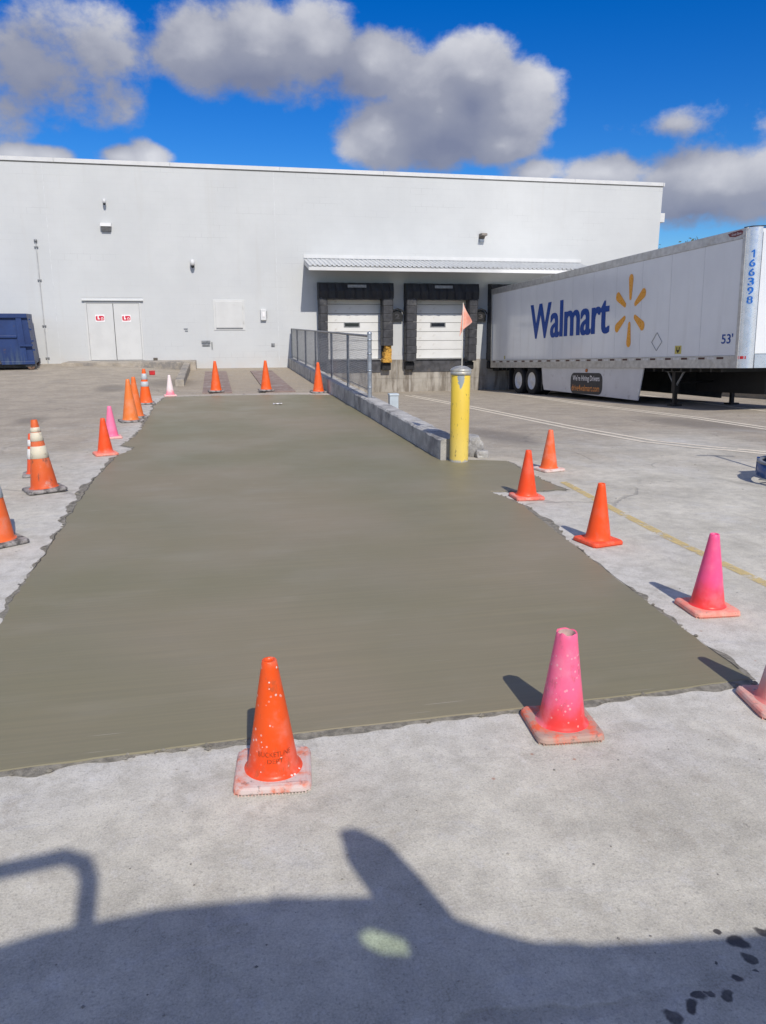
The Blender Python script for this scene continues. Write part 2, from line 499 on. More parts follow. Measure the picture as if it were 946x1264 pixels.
def wall_material():
    n = NB('painted_block')
    P = n.geo
    x, y, z = n.xyz(P)
    cb = n.t.nodes.new('ShaderNodeCombineXYZ')
    n.t.links.new(x, cb.inputs[0]); n.t.links.new(z, cb.inputs[1]); n.t.links.new(n.mth('MULTIPLY', y, 0.0), cb.inputs[2])
    br = n.t.nodes.new('ShaderNodeTexBrick')
    br.inputs['Scale'].default_value = 1.0
    br.inputs['Brick Width'].default_value = .41; br.inputs['Row Height'].default_value = .203
    br.inputs['Mortar Size'].default_value = .006; br.inputs['Mortar Smooth'].default_value = .4
    n.t.links.new(cb.outputs[0], br.inputs['Vector'])
    mort = br.outputs['Fac']
    base = n.mix(n.ss(n.noise(.5, 5, .6, P), .3, .7), (.54, .555, .555), (.585, .60, .597))
    tone = n.noise(1.0, 3, .5, P, (2.4, 1, 4.9))
    c = n.mix(n.mth('MULTIPLY', n.ss(tone, .4, .7), .16), base, (.53, .54, .54))
    # the joints show only here and there
    show = n.ss(n.noise(1.0, 3, .5, P, (.5, 1, 2.6)), .56, .70)
    c = n.mix(n.mth('MULTIPLY', mort, n.mth('ADD', n.mth('MULTIPLY', show, .42), .07)), c, (.36, .365, .365))
    run = n.mth('MULTIPLY', n.ss(n.noise(1.0, 6, .6, P, (3.2, 1, .22)), .58, .74), .16)
    c = n.mix(run, c, (.48, .465, .43))
    foot = n.mth('MULTIPLY', n.ss(z, .75, .15), n.ss(n.noise(2.5, 6, .6, P), .35, .65))
    c = n.mix(n.mth('MULTIPLY', foot, .3), c, (.56, .50, .45))
    n.set('Base Color', c)
    n.set('Roughness', .62)
    n.set('Specular IOR Level', .35)
    h = n.mth('ADD', n.mth('MULTIPLY', mort, -1.0), n.mth('MULTIPLY', n.noise(60, 3, .5, P), .25))
    n.bump(h, .22, .004)
    return n.m

def dock_concrete():
    n = NB('stained_concrete')
    P = n.geo
    x, y, z = n.xyz(P)
    c = n.mix(n.ss(n.noise(1.4, 8, .65, P), .3, .7), (.30, .275, .235), (.46, .43, .38))
    c = n.mix(n.mth('MULTIPLY', n.ss(n.noise(1.0, 7, .65, P, (3.0, 1, .5)), .44, .64), .75), c, (.12, .095, .07))
    c = n.mix(n.mth('MULTIPLY', n.ss(n.noise(1.0, 5, .6, P, (6, 1, .6)), .58, .72), .5), c, (.60, .58, .54))
    n.set('Base Color', c); n.set('Roughness', .9)
    n.bump(n.noise(25, 6, .6, P), .4, .01)
    return n.m

def kerb_material(name='kerb_concrete', a=(.36, .35, .33), b=(.55, .54, .51)):
    n = NB(name)
    P = n.geo
    c = n.mix(n.ss(n.noise(3.5, 8, .65, P), .3, .7), a, b)
    c = n.mix(n.mth('MULTIPLY', n.ss(n.noise(2.0, 8, .7, P, (1, 1, .8)), .46, .62), .75), c, (.17, .165, .165))
    c = n.mix(n.ss(n.noise(48, 5, .7, P), .56, .66), c, n.mix(.5, c, (.10, .10, .10)))
    n.set('Base Color', c); n.set('Roughness', .92)
    n.bump(n.mth('ADD', n.noise(40, 6, .7, P), n.noise(8, 4, .6, P)), .9, .012)
    return n.m

def vinyl(name, body, low=None, height=.46, dirt=.3, dirt_col=(.30, .24, .20), splat=0.0, gloss=.42, seed=0.0, fade=.25):
    """cone plastic: colour, fade towards the foot, scuffs, mortar splashes"""
    n = NB(name)
    O = n.vm('ADD', n.obj, (seed, seed * 1.7, seed * .6))
    x, y, z = n.xyz()
    c = body
    if low:
        c = n.mix(n.ss(n.mth('ADD', z, n.mth('MULTIPLY', n.mth('SUBTRACT', n.noise(9, 4, .6, O), .5), .16)), height * .12, height * .48), low, body)
    pale = tuple(min(1, v * .6 + .34) for v in body)
    c = n.mix(n.mth('MULTIPLY', n.ss(n.noise(7, 6, .6, O), .48, .72), fade), c, pale)
    c = n.mix(n.mth('MULTIPLY', n.ss(n.noise(16, 8, .7, O, (1, 1, .6)), .56, .68), dirt), c, dirt_col)
    c = n.mix(n.mth('MULTIPLY', n.ss(n.noise(5, 7, .7, O), .6, .74), dirt * .8), c, (.55, .50, .46))
    if splat:
        s1 = n.ss(n.mth('SUBTRACT', n.voro(42, 'F1', O), n.mth('MULTIPLY', n.noise(18, 2, .5, O), .22)), .10, .06)
        s1 = n.mth('MULTIPLY', s1, n.ss(n.noise(6, 3, .5, O), .46, .56))
        c = n.mix(n.mth('MULTIPLY', s1, splat), c, (.78, .74, .70))
    n.set('Base Color', c)
    n.set('Roughness', n.ss(n.noise(12, 5, .6, O), .3, .7, gloss - .06, gloss + .2))
    n.set('Specular IOR Level', .4)
    n.set('Subsurface Weight', .06)
    n.set('Subsurface Radius', (.02, .008, .004))
    n.bump(n.noise(24, 4, .6, O), .14, .004)
    return n.m

def dusty(name, col, dust=(.58, .53, .50), amt=.7, seed=0.0):
    n = NB(name)
    O = n.vm('ADD', n.obj, (seed, seed * 1.3, 0))
    z = n.xyz()[2]
    m = n.mth('MULTIPLY', n.ss(n.noise(12, 8, .7, O), .62 - .34 * amt, .70 - .16 * amt), amt)
    c = n.mix(m, col, dust)
    c = n.mix(n.mth('MULTIPLY', n.ss(n.noise(34, 6, .7, O), .56, .66), .55), c, (.14, .12, .11))
    n.set('Base Color', c); n.set('Roughness', .8)
    n.bump(n.noise(60, 5, .7, O), .4, .004)
    return n.m

M = {}
M['ground'] = ground_material()
M['fresh'] = fresh_material()
M['smear'] = plain('mortar_smear', (.25, .232, .19), .85, .3, 30, bump=.8)
M['wall'] = wall_material()
M['dock'] = dock_concrete()
M['kerb'] = kerb_material()
M['kerb_tan'] = kerb_material('kerb_tan', (.33, .29, .23), (.46, .41, .34))
M['white'] = plain('white_paint', (.64, .645, .64), .5, .04, 3)
M['white_door'] = plain('door_paint', (.61, .615, .60), .45, .04, 2, dirt=(.55, .53, .50), dirt_amt=.1)
M['dock_door'] = plain('dock_door_paint', (.72, .72, .70), .4, .04, 2, dirt=(.58, .56, .52), dirt_amt=.15)
M['gap'] = plain('dark_gap', (.05, .05, .05), .9)
M['galv'] = plain('galvanised', (.42, .45, .48), .42, .15, 14, metal=.75)
M['galv_d'] = plain('galvanised_dull', (.26, .27, .28), .55, .2, 14, metal=.5)
M['roofing'] = plain('ribbed_steel_white', (.56, .575, .58), .42, .06, 3, metal=.1)
M['rubber'] = plain('black_rubber', (.018, .018, .02), .75, .3, 9, bump=.3)
M['pad'] = plain('dock_pad_fabric', (.040, .041, .047), .62, .3, 7, bump=.4, dirt=(.10, .10, .10), dirt_amt=.35)
M['curtain'] = plain('head_curtain_fabric', (.012, .012, .015), .5, .3, 5, bump=.3)
M['foam'] = plain('torn_foam', (.60, .33, .06), .95, .3, 20, bump=1.0, dirt=(.20, .11, .04), dirt_amt=.5, dirt_scale=9)
M['steel_dark'] = plain('dark_steel', (.085, .085, .092), .55, .3, 5, metal=.4, dirt=(.16, .14, .12), dirt_amt=.3)
M['black'] = plain('black_paint', (.012, .012, .013), .5, .2, 8)
M['red'] = plain('red_print', (.62, .015, .045), .5, .05)
M['redbox'] = plain('red_plastic', (.55, .02, .025), .45, .1)
M['stickerwhite'] = plain('sticker_white', (.86, .83, .83), .5, .03)
M['glassdark'] = plain('dark_glass', (.02, .024, .03), .08, .1, spec=.6)
M['lamp_lens'] = plain('frosted_lens', (.78, .80, .82), .25, .03)
M['yellow_line'] = None

def worn_paint(name, col, keep=.5, full=1.0):
    n = NB(name)
    P = n.geo
    n.set('Base Color', n.mix(n.ss(n.noise(14, 5, .6, P), .35, .7), tuple(v * .85 for v in col), col))
    n.set('Roughness', .8)
    a = n.ss(n.noise(7, 9, .75, P), .62 - keep * .4, .70 - keep * .3)
    n.set('Alpha', n.mth('MULTIPLY', n.mth('MULTIPLY', a, n.ss(n.noise(60, 4, .6, P), .25, .42)), full))
    return n.m
M['line'] = worn_paint('worn_cream_paint', (.80, .72, .58), 1.0)
M['line_yellow'] = worn_paint('worn_yellow_paint', (.80, .60, .22), .60, .6)

# ------------------------------------------------------------------ ground
def smooth01(t):
    t = max(0, min(1, t))
    return t * t * (3 - 2 * t)
WALL_Y = 28.6
def gz(x, y):
    if x > 2.76:
        a = 0 if y < 9 else -.0474 * (min(y, 28.9) - 9)
        if x > 15.2:
            return a + (0.35 - a) * min(1, (x - 15.2) / .1)
        return a
    if y <= 18.2:
        return 0.0
    t = min(1, (y - 18.2) / 10.3)
    return t * (.03 + .22 * smooth01((-x - .2) / 3.5))

def build_ground():
    xs = [-900, -300, -100, -40, -20, -12] + [-9 + .5 * i for i in range(23)] + [2.70, 2.82] + [3.25 + .5 * i for i in range(24)] + [15.2, 15.3, 18, 24, 40, 100, 300, 900]
    ys = [-300, -60, -20, -8, -4] + [-2 + .5 * i for i in range(64)] + [31, 40, 60, 120, 400, 1500]
    xs = sorted(set(round(v, 3) for v in xs)); ys = sorted(set(round(v, 3) for v in ys))
    v = [(x, y, gz(x, y)) for y in ys for x in xs]
    w = len(xs)
    f = [(j * w + i, j * w + i + 1, (j + 1) * w + i + 1, (j + 1) * w + i) for j in range(len(ys) - 1) for i in range(w - 1)]
    structure(MB().add(v, f).build('ground', M['ground']))
build_ground()

# the new slab: outline in metres, walked round; rough edges get jitter
def slab_outline():
    raw = [(-1.30, 2.80, 1), (-.87, 2.82, 1), (.04, 2.86, 1), (1.07, 2.86, 1), (1.85, 2.87, 1), (2.41, 2.90, 1), (2.46, 3.63, 1), (2.53, 4.43, 1), (2.62, 5.48, 1),
           (2.71, 6.45, 1), (2.63, 7.08, 1), (2.98, 7.03, 1), (3.40, 7.02, 1), (3.36, 7.8, 1), (3.42, 8.70, 1), (3.0, 8.86, 0), (2.645, 8.89, 0), (2.645, 17.72, 1), (1.9, 18.02, 1), (.61, 18.12, 1),
           (-.5, 18.10, 1), (-1.10, 18.05, 1), (-1.22, 16.2, 1), (-1.17, 13.6, 1), (-1.21, 11.73, 1), (-1.30, 10.95, 1), (-1.08, 10.75, 1), (-1.27, 10.0, 1), (-1.33, 8.24, 1), (-1.29, 6.45, 1), (-1.27, 5.09, 1), (-1.25, 4.41, 1)]
    out, flags = [], []
    for i, (x, y, r) in enumerate(raw):
        x2, y2, r2 = raw[(i + 1) % len(raw)]
        d = math.hypot(x2 - x, y2 - y)
        k = max(1, int(d / .035))
        for j in range(k):
            t = j / k
            px, py = x + (x2 - x) * t, y + (y2 - y) * t
            if r and r2:
                nx, ny = (y2 - y) / d, -(x2 - x) / d
                side = x < -.9 and x2 < -.9
                amp = .040 if side else .014
                if py < 3 and py > 2.5 and abs(y2 - y) < .2:
                    amp = .008
                q = mnoise.noise(Vector((px * 2.4, py * 2.4, 3.1))) * amp + mnoise.noise(Vector((px * 11, py * 11, 1.7))) * amp * .5
                px += nx * q; py += ny * q
            out.append((px, py)); flags.append(r and r2)
    return out, flags

def build_slab():
    o, fl = slab_outline()
    n = len(o)
    TOP = .010
    inner = []
    for i in range(n):
        a, b = o[i - 1], o[(i + 1) % n]
        tx, ty = b[0] - a[0], b[1] - a[1]
        l = math.hypot(tx, ty) or 1
        inner.append((o[i][0] - ty / l * .005, o[i][1] + tx / l * .005))
    v = [(x, y, -.03) for x, y in o] + [(x, y, TOP * .55) for x, y in o] + [(x, y, TOP) for x, y in inner]
    f = []
    for i in range(n):
        j = (i + 1) % n
        f.append((i, j, n + j, n + i)); f.append((n + i, n + j, 2 * n + j, 2 * n + i))
    bm = bmesh.new()
    bv = [bm.verts.new(p) for p in v]
    for q in f:
        bm.faces.new([bv[k] for k in q])
    loop = [bm.edges.get((bv[2 * n + i], bv[2 * n + (i + 1) % n])) for i in range(n)]
    bmesh.ops.triangle_fill(bm, use_beauty=True, use_dissolve=False, edges=loop, normal=(0, 0, 1))
    bmesh.ops.recalc_face_normals(bm, faces=bm.faces)
    m = bpy.data.meshes.new('fresh_concrete')
    bm.to_mesh(m); bm.free()
    slab = structure(link('fresh_concrete', m, M['fresh']))
    # mortar smeared on to the old concrete along the form line
    sm = MB(); cr = MB(); gv = MB()
    rnd = random.Random(3)
    for i in range(n):
        j = (i + 1) % n
        if not (fl[i] and fl[j]):
            continue
        a, b = Vector(o[i]), Vector(o[j])
        t = (b - a)
        if t.length < 1e-5 or t.length > .12:
            continue
        nr = Vector((t.y, -t.x)).normalized()
        def wd(p):
            q = mnoise.noise(Vector((p.x * 1.3, p.y * 1.3, 9.0))) * .5 + .5
            q2 = mnoise.noise(Vector((p.x * 8, p.y * 8, 4.0)))
            return max(.006, .13 * q * q + .05 * q2)
        wa, wb = wd(a), wd(b)
        p0, p1 = a - nr * .01, b - nr * .01
        q0, q1 = a + nr * wa, b + nr * wb
        sm.add([(p0.x, p0.y, .0075), (p1.x, p1.y, .0075), (q1.x, q1.y, .0012), (q0.x, q0.y, .0012)], [(0, 3, 2, 1)])
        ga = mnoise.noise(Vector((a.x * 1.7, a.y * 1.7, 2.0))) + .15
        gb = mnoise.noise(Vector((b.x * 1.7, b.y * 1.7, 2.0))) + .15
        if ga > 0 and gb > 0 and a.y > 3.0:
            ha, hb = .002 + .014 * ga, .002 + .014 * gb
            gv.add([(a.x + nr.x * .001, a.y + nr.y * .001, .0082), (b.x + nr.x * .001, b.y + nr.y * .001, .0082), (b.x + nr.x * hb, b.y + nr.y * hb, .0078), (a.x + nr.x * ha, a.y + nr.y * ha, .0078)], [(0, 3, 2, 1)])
        if rnd.random() < .15 + 1.1 * max(0, mnoise.noise(Vector((a.x * 2.1, a.y * 2.1, 6.0))) + .1):
            for _ in range(rnd.choice((1, 2, 3))):
                s = rnd.uniform(.003, .010) if rnd.random() < .85 else rnd.uniform(.010, .020)
                c = a + t * rnd.random() + nr * rnd.uniform(-.004, wa * .9 + .01)
                lump(cr, (c.x, c.y, .004 + s * .2), s, rnd)
    stuff(sm.build('mortar_smear', M['smear'], slab))
    stuff(gv.build('edge_groove', plain('groove_dark_brown', (.06, .055, .045), .95, .3, 40), slab))  # narrow dark brown ribbon along the slab edge for the crack line
    stuff(cr.build('edge_crumbs', M['smear'], slab))

def lump(mb, c, s, rnd, flat=.6):
    v = []
    for (x, y, z) in [(1, 0, 0), (-1, 0, 0), (0, 1, 0), (0, -1, 0), (0, 0, 1), (0, 0, -1)]:
        k = rnd.uniform(.7, 1.25) * s
        v.append((c[0] + x * k, c[1] + y * k, c[2] + z * k * flat))
    mb.add(v, [(0, 2, 4), (2, 1, 4), (1, 3, 4), (3, 0, 4), (2, 0, 5), (1, 2, 5), (3, 1, 5), (0, 3, 5)])
build_slab()

def ribbon(name, pts, w, mat):
    mb = MB()
    P = [Vector(p) for p in pts]
    fine = []
    for i in range(len(P) - 1):
        k = max(1, int((P[i + 1] - P[i]).length / .4))
        fine += [P[i].lerp(P[i + 1], j / k) for j in range(k)]
    fine.append(P[-1])
    v = []
    for i, p in enumerate(fine):
        t = (fine[min(i + 1, len(fine) - 1)] - fine[max(i - 1, 0)]).normalized()
        nr = Vector((t.y, -t.x))
        for s in (-.5, .5):
            q = p + nr * w * s
            v.append((q.x, q.y, gz(q.x, q.y) + .004))
    f = [(2 * i, 2 * i + 1, 2 * i + 3, 2 * i + 2) for i in range(len(fine) - 1)]
    return structure(mb.add(v, f).build(name, mat))

for d in (-.11, .11):
    ribbon('lane_line', [(6.42 + d, 25.6), (6.34 + d, 20.1), (6.12 + d, 12.6), (6.16 + d, 10.1), (6.45 + d * 1.3, 9.2), (7.0 + d * 1.5, 8.45 - d * .8), (8.2, 7.8 - d * 1.2)], .095, M['line'])
    ribbon('lane_line', [(10.3 + d, 27.9), (9.5 + d, 18.9), (9.4 + d, 13.8), (9.05 + d, 10.8)], .095, M['line'])
ribbon('lane_line', [(13.66, 24), (12.5, 18), (11.9, 14.9), (11.2, 11.5)], .12, M['line'])
ribbon('lane_line', [(3.55, 7.4), (3.46, 6.08), (3.42, 5.12), (3.42, 3.2)], .085, M['line_yellow'])

# ------------------------------------------------------------------ building
DOCKS = [(3.76, 6.45, 4.06, 6.03), (6.96, 9.68, 7.36, 9.31), (10.22, 12.94, 10.56, 12.56)]   # seal outer x, visible door x
BX0, BX1, BZ1 = -34.0, 17.15, 6.80

def wall_with_openings(x0, x1, z0, z1, y, depth, openings):
    mb = MB()
    xs = sorted(set([x0, x1] + [o[0] for o in openings] + [o[1] for o in openings]))
    zs = sorted(set([z0, z1] + [o[2] for o in openings] + [o[3] for o in openings]))
    for i in range(len(xs) - 1):
        for j in range(len(zs) - 1):
            cx, cz = (xs[i] + xs[i + 1]) / 2, (zs[j] + zs[j + 1]) / 2
            if any(o[0] < cx < o[1] and o[2] < cz < o[3] for o in openings):
                continue
            mb.add([(xs[i], y, zs[j]), (xs[i + 1], y, zs[j]), (xs[i + 1], y, zs[j + 1]), (xs[i], y, zs[j + 1])], [(0, 1, 2, 3)])
    for (a, b, c, d) in openings:
        q = y + depth
        mb.add([(a, y, c), (a, q, c), (a, q, d), (a, y, d)], [(0, 1, 2, 3)])
        mb.add([(b, y, c), (b, y, d), (b, q, d), (b, q, c)], [(0, 1, 2, 3)])
        mb.add([(a, y, d), (a, q, d), (b, q, d), (b, y, d)], [(0, 1, 2, 3)])
        mb.add([(a, y, c), (b, y, c), (b, q, c), (a, q, c)], [(0, 1, 2, 3)])
    return mb

def build_building():
    b = thing('warehouse', 'long white painted block warehouse with loading docks and flat roof', 'building', (0, WALL_Y, 0))
    Y = 0.0
    DX0, DX1, DZ0, DZ1 = -4.22, -2.38, .34, 2.32
    ops = [(a + .12, c - .12, .29, 2.62) for (a, c, d, e) in DOCKS] + [(DX0, DX1, DZ0, DZ1)]
    mb = wall_with_openings(BX0, BX1, -1.2, BZ1 - .12, 0, .35, ops)
    D = 42.0
    mb.add([(BX1, 0, -1.2), (BX1, D, -1.2), (BX1, D, BZ1 - .12), (BX1, 0, BZ1 - .12)], [(0, 1, 2, 3)])
    mb.add([(BX0, 0, -1.2), (BX0, 0, BZ1 - .12), (BX0, D, BZ1 - .12), (BX0, D, -1.2)], [(0, 1, 2, 3)])
    mb.add([(BX0, D, -1.2), (BX0, D, BZ1 - .12), (BX1, D, BZ1 - .12), (BX1, D, -1.2)], [(0, 1, 2, 3)])
    w = mb.build('wall', M['wall'], b)
    rf = MB().box(BX0 + .1, BX1 - .1, .1, D - .1, BZ1 - .5, BZ1 - .35).build('roof', plain('roof_membrane', (.35, .35, .34), .9), b)
    cap = MB()
    for k in range(14):
        x0 = BX0 + (BX1 - BX0) * k / 14; x1 = BX0 + (BX1 - BX0) * (k + 1) / 14
        c = MB().box(x0 + .004, x1 - .004, -.035 + random.uniform(0, .004), .26, BZ1 - .115, BZ1 + .01)
        c.build('coping', M['white'], b)
    MB().box(BX0, BX1, -.006, .02, BZ1 - .155, BZ1 - .115).build('coping_shade_line', plain('coping_painted_shade', (.20, .20, .19), .9), b)  # dark strip painted in as the shadow line below the coping
    MB().box(BX1 + .03, BX1 + .075, 0.0, D, BZ1 - .115, BZ1 + .01).build('coping', M['white'], b)
    # vertical control joints
    for x in (2.32, -5.15, -14.0):
        MB().box(x - .008, x + .008, -.003, .01, .25, BZ1 - .16).build('control_joint', plain('joint_sealant', (.60, .615, .62), .8), w)
    # bare concrete under the dock doors, cast in bays
    f = MB()
    bays = [(2.9, 3.55), (3.56, 5.0), (5.01, 6.70), (6.71, 8.35), (8.36, 9.95), (9.96, 11.6), (11.61, 13.3), (13.31, 15.15)]
    for (x0, x1) in bays:
        MB().box(x0, x1, -.03, .05, -1.2, -.43).build('foundation_block', M['dock'], b)
        if x0 > 3:
            MB().box(x0 + .002, x1 - .002, -.028, .05, -.424, .27).build('foundation_block', M['dock'], b)
    # ---- double door
    dr = MB().box(DX0, DX1, .10, .16, DZ0, DZ1).build('door_recess', M['gap'], b)
    fr = MB()
    fr.box(DX0, DX0 + .06, -.012, .1, DZ0, DZ1).box(DX1 - .06, DX1, -.012, .1, DZ0, DZ1).box(DX0 + .06, DX1 - .06, -.012, .1, DZ1 - .06, DZ1)
    fr.build('door_frame', M['white_door'], b, .004)
    mid = (DX0 + DX1) / 2
    for (x0, x1) in ((DX0 + .066, mid - .010), (mid + .010, DX1 - .066)):
        lf = MB().box(x0, x1, .0, .045, DZ0 + .015, DZ1 - .067).build('door', M['white_door'], b, .003)
        c = (x0 + x1) / 2 - .02
        MB().box(c - .15, c + .15, -.004, -.001, 1.645, 1.885).build('sign_plate', M['stickerwhite'], lf)
        sg = rounded_rect(c - .135, c + .135, 1.685, 1.845, .045)
        MB().prism(sg, -.007, -.0045).build('sign_print', M['red'], lf)
        # white figure on the red print: an upright bar and hook, and a small round shape
        MB().prism([(c - .075, 1.725), (c - .01, 1.725), (c - .01, 1.765), (c - .035, 1.765), (c - .035, 1.86), (c - .075, 1.86)], -.010, -.0075).build('sign_figure', M['stickerwhite'], lf)
        ring = MB()
        for k in range(10):
            a0, a1 = math.pi * (1.25 - 1.5 * k / 10), math.pi * (1.25 - 1.5 * (k + 1) / 10)
            ring.add([(c + .07 + r * math.cos(a), -.008, 1.755 + r * math.sin(a)) for a, r in ((a0, .022), (a0, .040), (a1, .040), (a1, .022))], [(0, 1, 2, 3)])
        ring.box(c + .03, c + .115, -.0095, -.0075, 1.70, 1.716)
        ring.build('sign_figure', M['stickerwhite'], lf)
    for x in (mid - .05,):
        MB().box(x - .008, x + .008, -.02, 0, 1.28, 1.45).build('door_handle', M['white_door'], b)
    dh = MB().prism([(0, 2.40), (-.085, 2.365), (-.085, 2.345), (0, 2.345)], DX0 - .07, DX1 + .09, 'x').build('drip_cap', M['white_door'], b)
    MB().box(DX0 - .07, DX1 + .09, -.012, .0, 2.47, 2.485).build('trim_strip', M['white_door'], b)
    # ---- electrical panel door
    ev = MB()
    ev.box(.06, 1.14, -.02, .0, 1.36, 2.40)
    ev.build('cabinet_frame', M['white_door'], b, .004)
    ep = MB().box(.13, 1.07, -.045, -.0205, 1.44, 2.35).build('cabinet_door', M['white_door'], b, .006)
    MB().box(.14, 1.06, -.049, -.0205, 1.415, 1.435).build('cabinet_sill', M['galv_d'], b)
    for z in (2.15, 1.65):
        MB().box(1.085, 1.11, -.05, -.0205, z - .05, z + .05).build('hinge', M['white_door'], ep)
    # ---- conduit
    cd = MB().tube([(-5.56, -.03, .22), (-5.56, -.03, 4.22)], .016, 8).build('conduit', plain('conduit_paint', (.45, .46, .46), .6), b)
    for z in (.45, 1.52, 3.0, 4.05):
        MB().box(-5.62, -5.50, -.055, -.001, z - .02, z + .02).build('pipe_clamp', M['galv_d'], cd)
    MB().lathe([(.001, 4.30), (.05, 4.28), (.05, 4.22), (.001, 4.20)], 10, (-5.56, -.04, 0)).build('vent_cap', M['galv_d'], cd)
    # ---- fittings on the wall
    wl = MB().prism([(0, 4.86), (-.17, 4.82), (-.19, 4.73), (0, 4.73)], -3.48, -3.13, 'x').build('wall_light', M['white'], b, .006)
    MB().prism([(-.003, 4.72), (-.17, 4.725), (-.10, 4.60), (-.003, 4.58)], -3.45, -3.16, 'x').build('lamp_glass', M['galv_d'], wl)
    for (x, z, s) in ((-3.29, 5.52, .8), (-.56, 3.62, 1.15)):
        hs = MB().lathe([(.001, .10 * s), (.06 * s, .09 * s), (.07 * s, .0), (.065 * s, -.08 * s), (.001, -.085 * s)], 14, (x, -.14, z)).build('security_camera', M['white'], b)
        MB().lathe([(.055 * s, -.085 * s), (.05 * s, -.13 * s), (.03 * s, -.155 * s), (.001, -.16 * s)], 14, (x, -.14, z)).build('camera_dome', M['glassdark'], hs)
        MB().box(x - .03, x + .03, -.14, -.001, z + .02, z + .07).build('camera_arm', M['white'], hs)
    em = MB().box(1.70, 1.90, -.11, -.001, 1.70, 2.08).build('card_reader_box', M['white'], b, .012)
    MB().box(1.76, 1.84, -.125, -.111, 1.82, 1.98).build('cover_plate', M['stickerwhite'], em, .006)
    MB().box(1.905, 1.925, -.09, -.001, 1.78, 2.02).build('edge_trim', M['galv_d'], em)
    bb = MB().box(-.40, -.10, -.06, -.001, .93, 1.0).build('hose_tap', M['galv_d'], b)
    MB().box(-.38, -.12, -.05, -.001, .83, .90).box(-.06, -.03, -.05, -.001, .72, .95).build('tap_outlet', M['galv_d'], bb)
    MB().box(-.98, -.85, -.03, -.001, 1.40, 1.425).box(-.95, -.85, -.03, -.001, 1.33, 1.35).build('wall_bracket', M['galv_d'], b)
    MB().box(2.05, 2.17, -.05, -.001, .80, .90).build('outlet_box', M['galv_d'], b, .006)
    MB().box(-2.08, -1.94, -.10, -.001, .30, .42).build('floor_vent', plain('brown_vent', (.10, .085, .07), .7), b)
    w2 = MB().prism([(0, 4.80), (-.30, 4.80), (-.33, 4.72), (-.05, 4.70), (0, 4.62)], 9.80, 10.02, 'x').build('flood_light', plain('bronze_paint', (.14, .12, .10), .5), b, .006)
    MB().box(9.83, 9.99, -.06, -.001, 4.50, 4.62).build('lamp_mount', M['galv'], w2)
    sc = MB().prism([(.2, 5.75), (.55, 5.75), (.50, 5.42), (.2, 5.42)], BX1 + .001, BX1 + .30, 'x').build('scupper_box', M['white'], b, .006)
    MB().box(BX1 + .001, BX1 + .09, .3, .4, -.5, 5.41).build('downpipe', M['white'], b)
    # ---- canopy
    CX0, CX1 = 3.30, 13.9
    pitch = .165
    rib = MB()
    n = int((CX1 - CX0) / pitch)
    prof = []
    for k in range(n):
        x = CX0 + k * pitch
        prof += [(x, 0), (x + .085, 0), (x + .108, .040), (x + .142, .040)]
    prof.append((CX0 + n * pitch, 0))
    YF, ZF, YB, ZB = -1.48, 3.50, -.004, 3.80
    v = [(x, YF, ZF + h) for x, h in prof] + [(x, YB, ZB + h) for x, h in prof] + [(x, YF, ZF + h - .012) for x, h in prof] + [(x, YB, ZB + h - .012) for x, h in prof]
    m = len(prof)
    f = []
    for i in range(m - 1):
        f += [(i, i + 1, m + i + 1, m + i), (2 * m + i, 3 * m + i, 3 * m + i + 1, 2 * m + i + 1), (i, 2 * m + i, 2 * m + i + 1, i + 1)]
    rib.add(v, f).build('canopy_roof', M['roofing'], b)
    MB().box(CX0 - .02, CX1 + .02, -.03, -.002, 3.845, 3.97).build('canopy_flashing', M['white'], b)
    XE = CX0 + n * pitch
    MB().box(CX0 - .01, XE, YF + .03, YF + .09, 3.345, 3.46).build('canopy_fascia', M['white'], b, .006)
    MB().box(CX0 - .01, XE, YF + .035, YF + .12, 3.463, 3.488).build('canopy_gutter', M['roofing'], b)
    for x in (CX0 + .02, XE - .03):
        MB().prism([(YF + .10, 3.36), (YF + .10, 3.485), (-.003, 3.785), (-.003, 3.64)], x - .02, x + .02, 'x').build('canopy_end_beam', M['white'], b)
    k = 0
    x = CX0 + .9
    while x < XE - .3:
        MB().prism([(YF + .10, 3.38), (YF + .10, 3.475), (-.003, 3.775), (-.003, 3.66)], x - .025, x + .025, 'x').build('canopy_rafter', M['white'], b)
        x += 1.22
    MB().box(CX0 + .05, XE - .06, -.75, -.69, 3.50, 3.56).build('canopy_purlin', M['white'], b)
    # ---- docks
    nsec = 7
    secm = {}
    for di, (a, c, d0, d1) in enumerate(DOCKS):
        z0, z1 = .30, 2.60
        hh = (z1 - z0) / nsec
        wd = (c - .13) - (a + .13)
        if wd not in secm:
            sm_ = MB()
            sm_.box(0, wd, 0, .04, .006, hh - .006)
            sm_.box(0, wd, -.006, 0, hh * .5 - .004, hh * .5 + .004) if False else None
            secm[wd] = sm_.mesh('door_section'); secm[wd].materials.append(M['dock_door'])
        for k in range(nsec):
            o = link('door_section', secm[wd], None, b)
            o.location = (a + .13, .12, z0 + k * hh)
            bv = o.modifiers.new('bevel', 'BEVEL'); bv.width = .006; bv.segments = 1
        MB().box(a + .121, c - .121, .17, .2, .291, 2.619).build('door_backing', M['gap'], b)
        if di < 2:
            xm = (d0 + d1) / 2 - .02
            wn = MB().box(xm - .30, xm + .30, .105, .1195, 1.45, 1.63).build('door_window_frame', M['galv_d'], b)
            MB().box(xm - .26, xm + .26, .100, .1045, 1.48, 1.60).build('door_window', M['glassdark'], wn)
        # foam pads round the opening
        PD = .46
        segs = 8
        pz0, pz1 = .22, 2.50
        ph = (pz1 - pz0) / segs
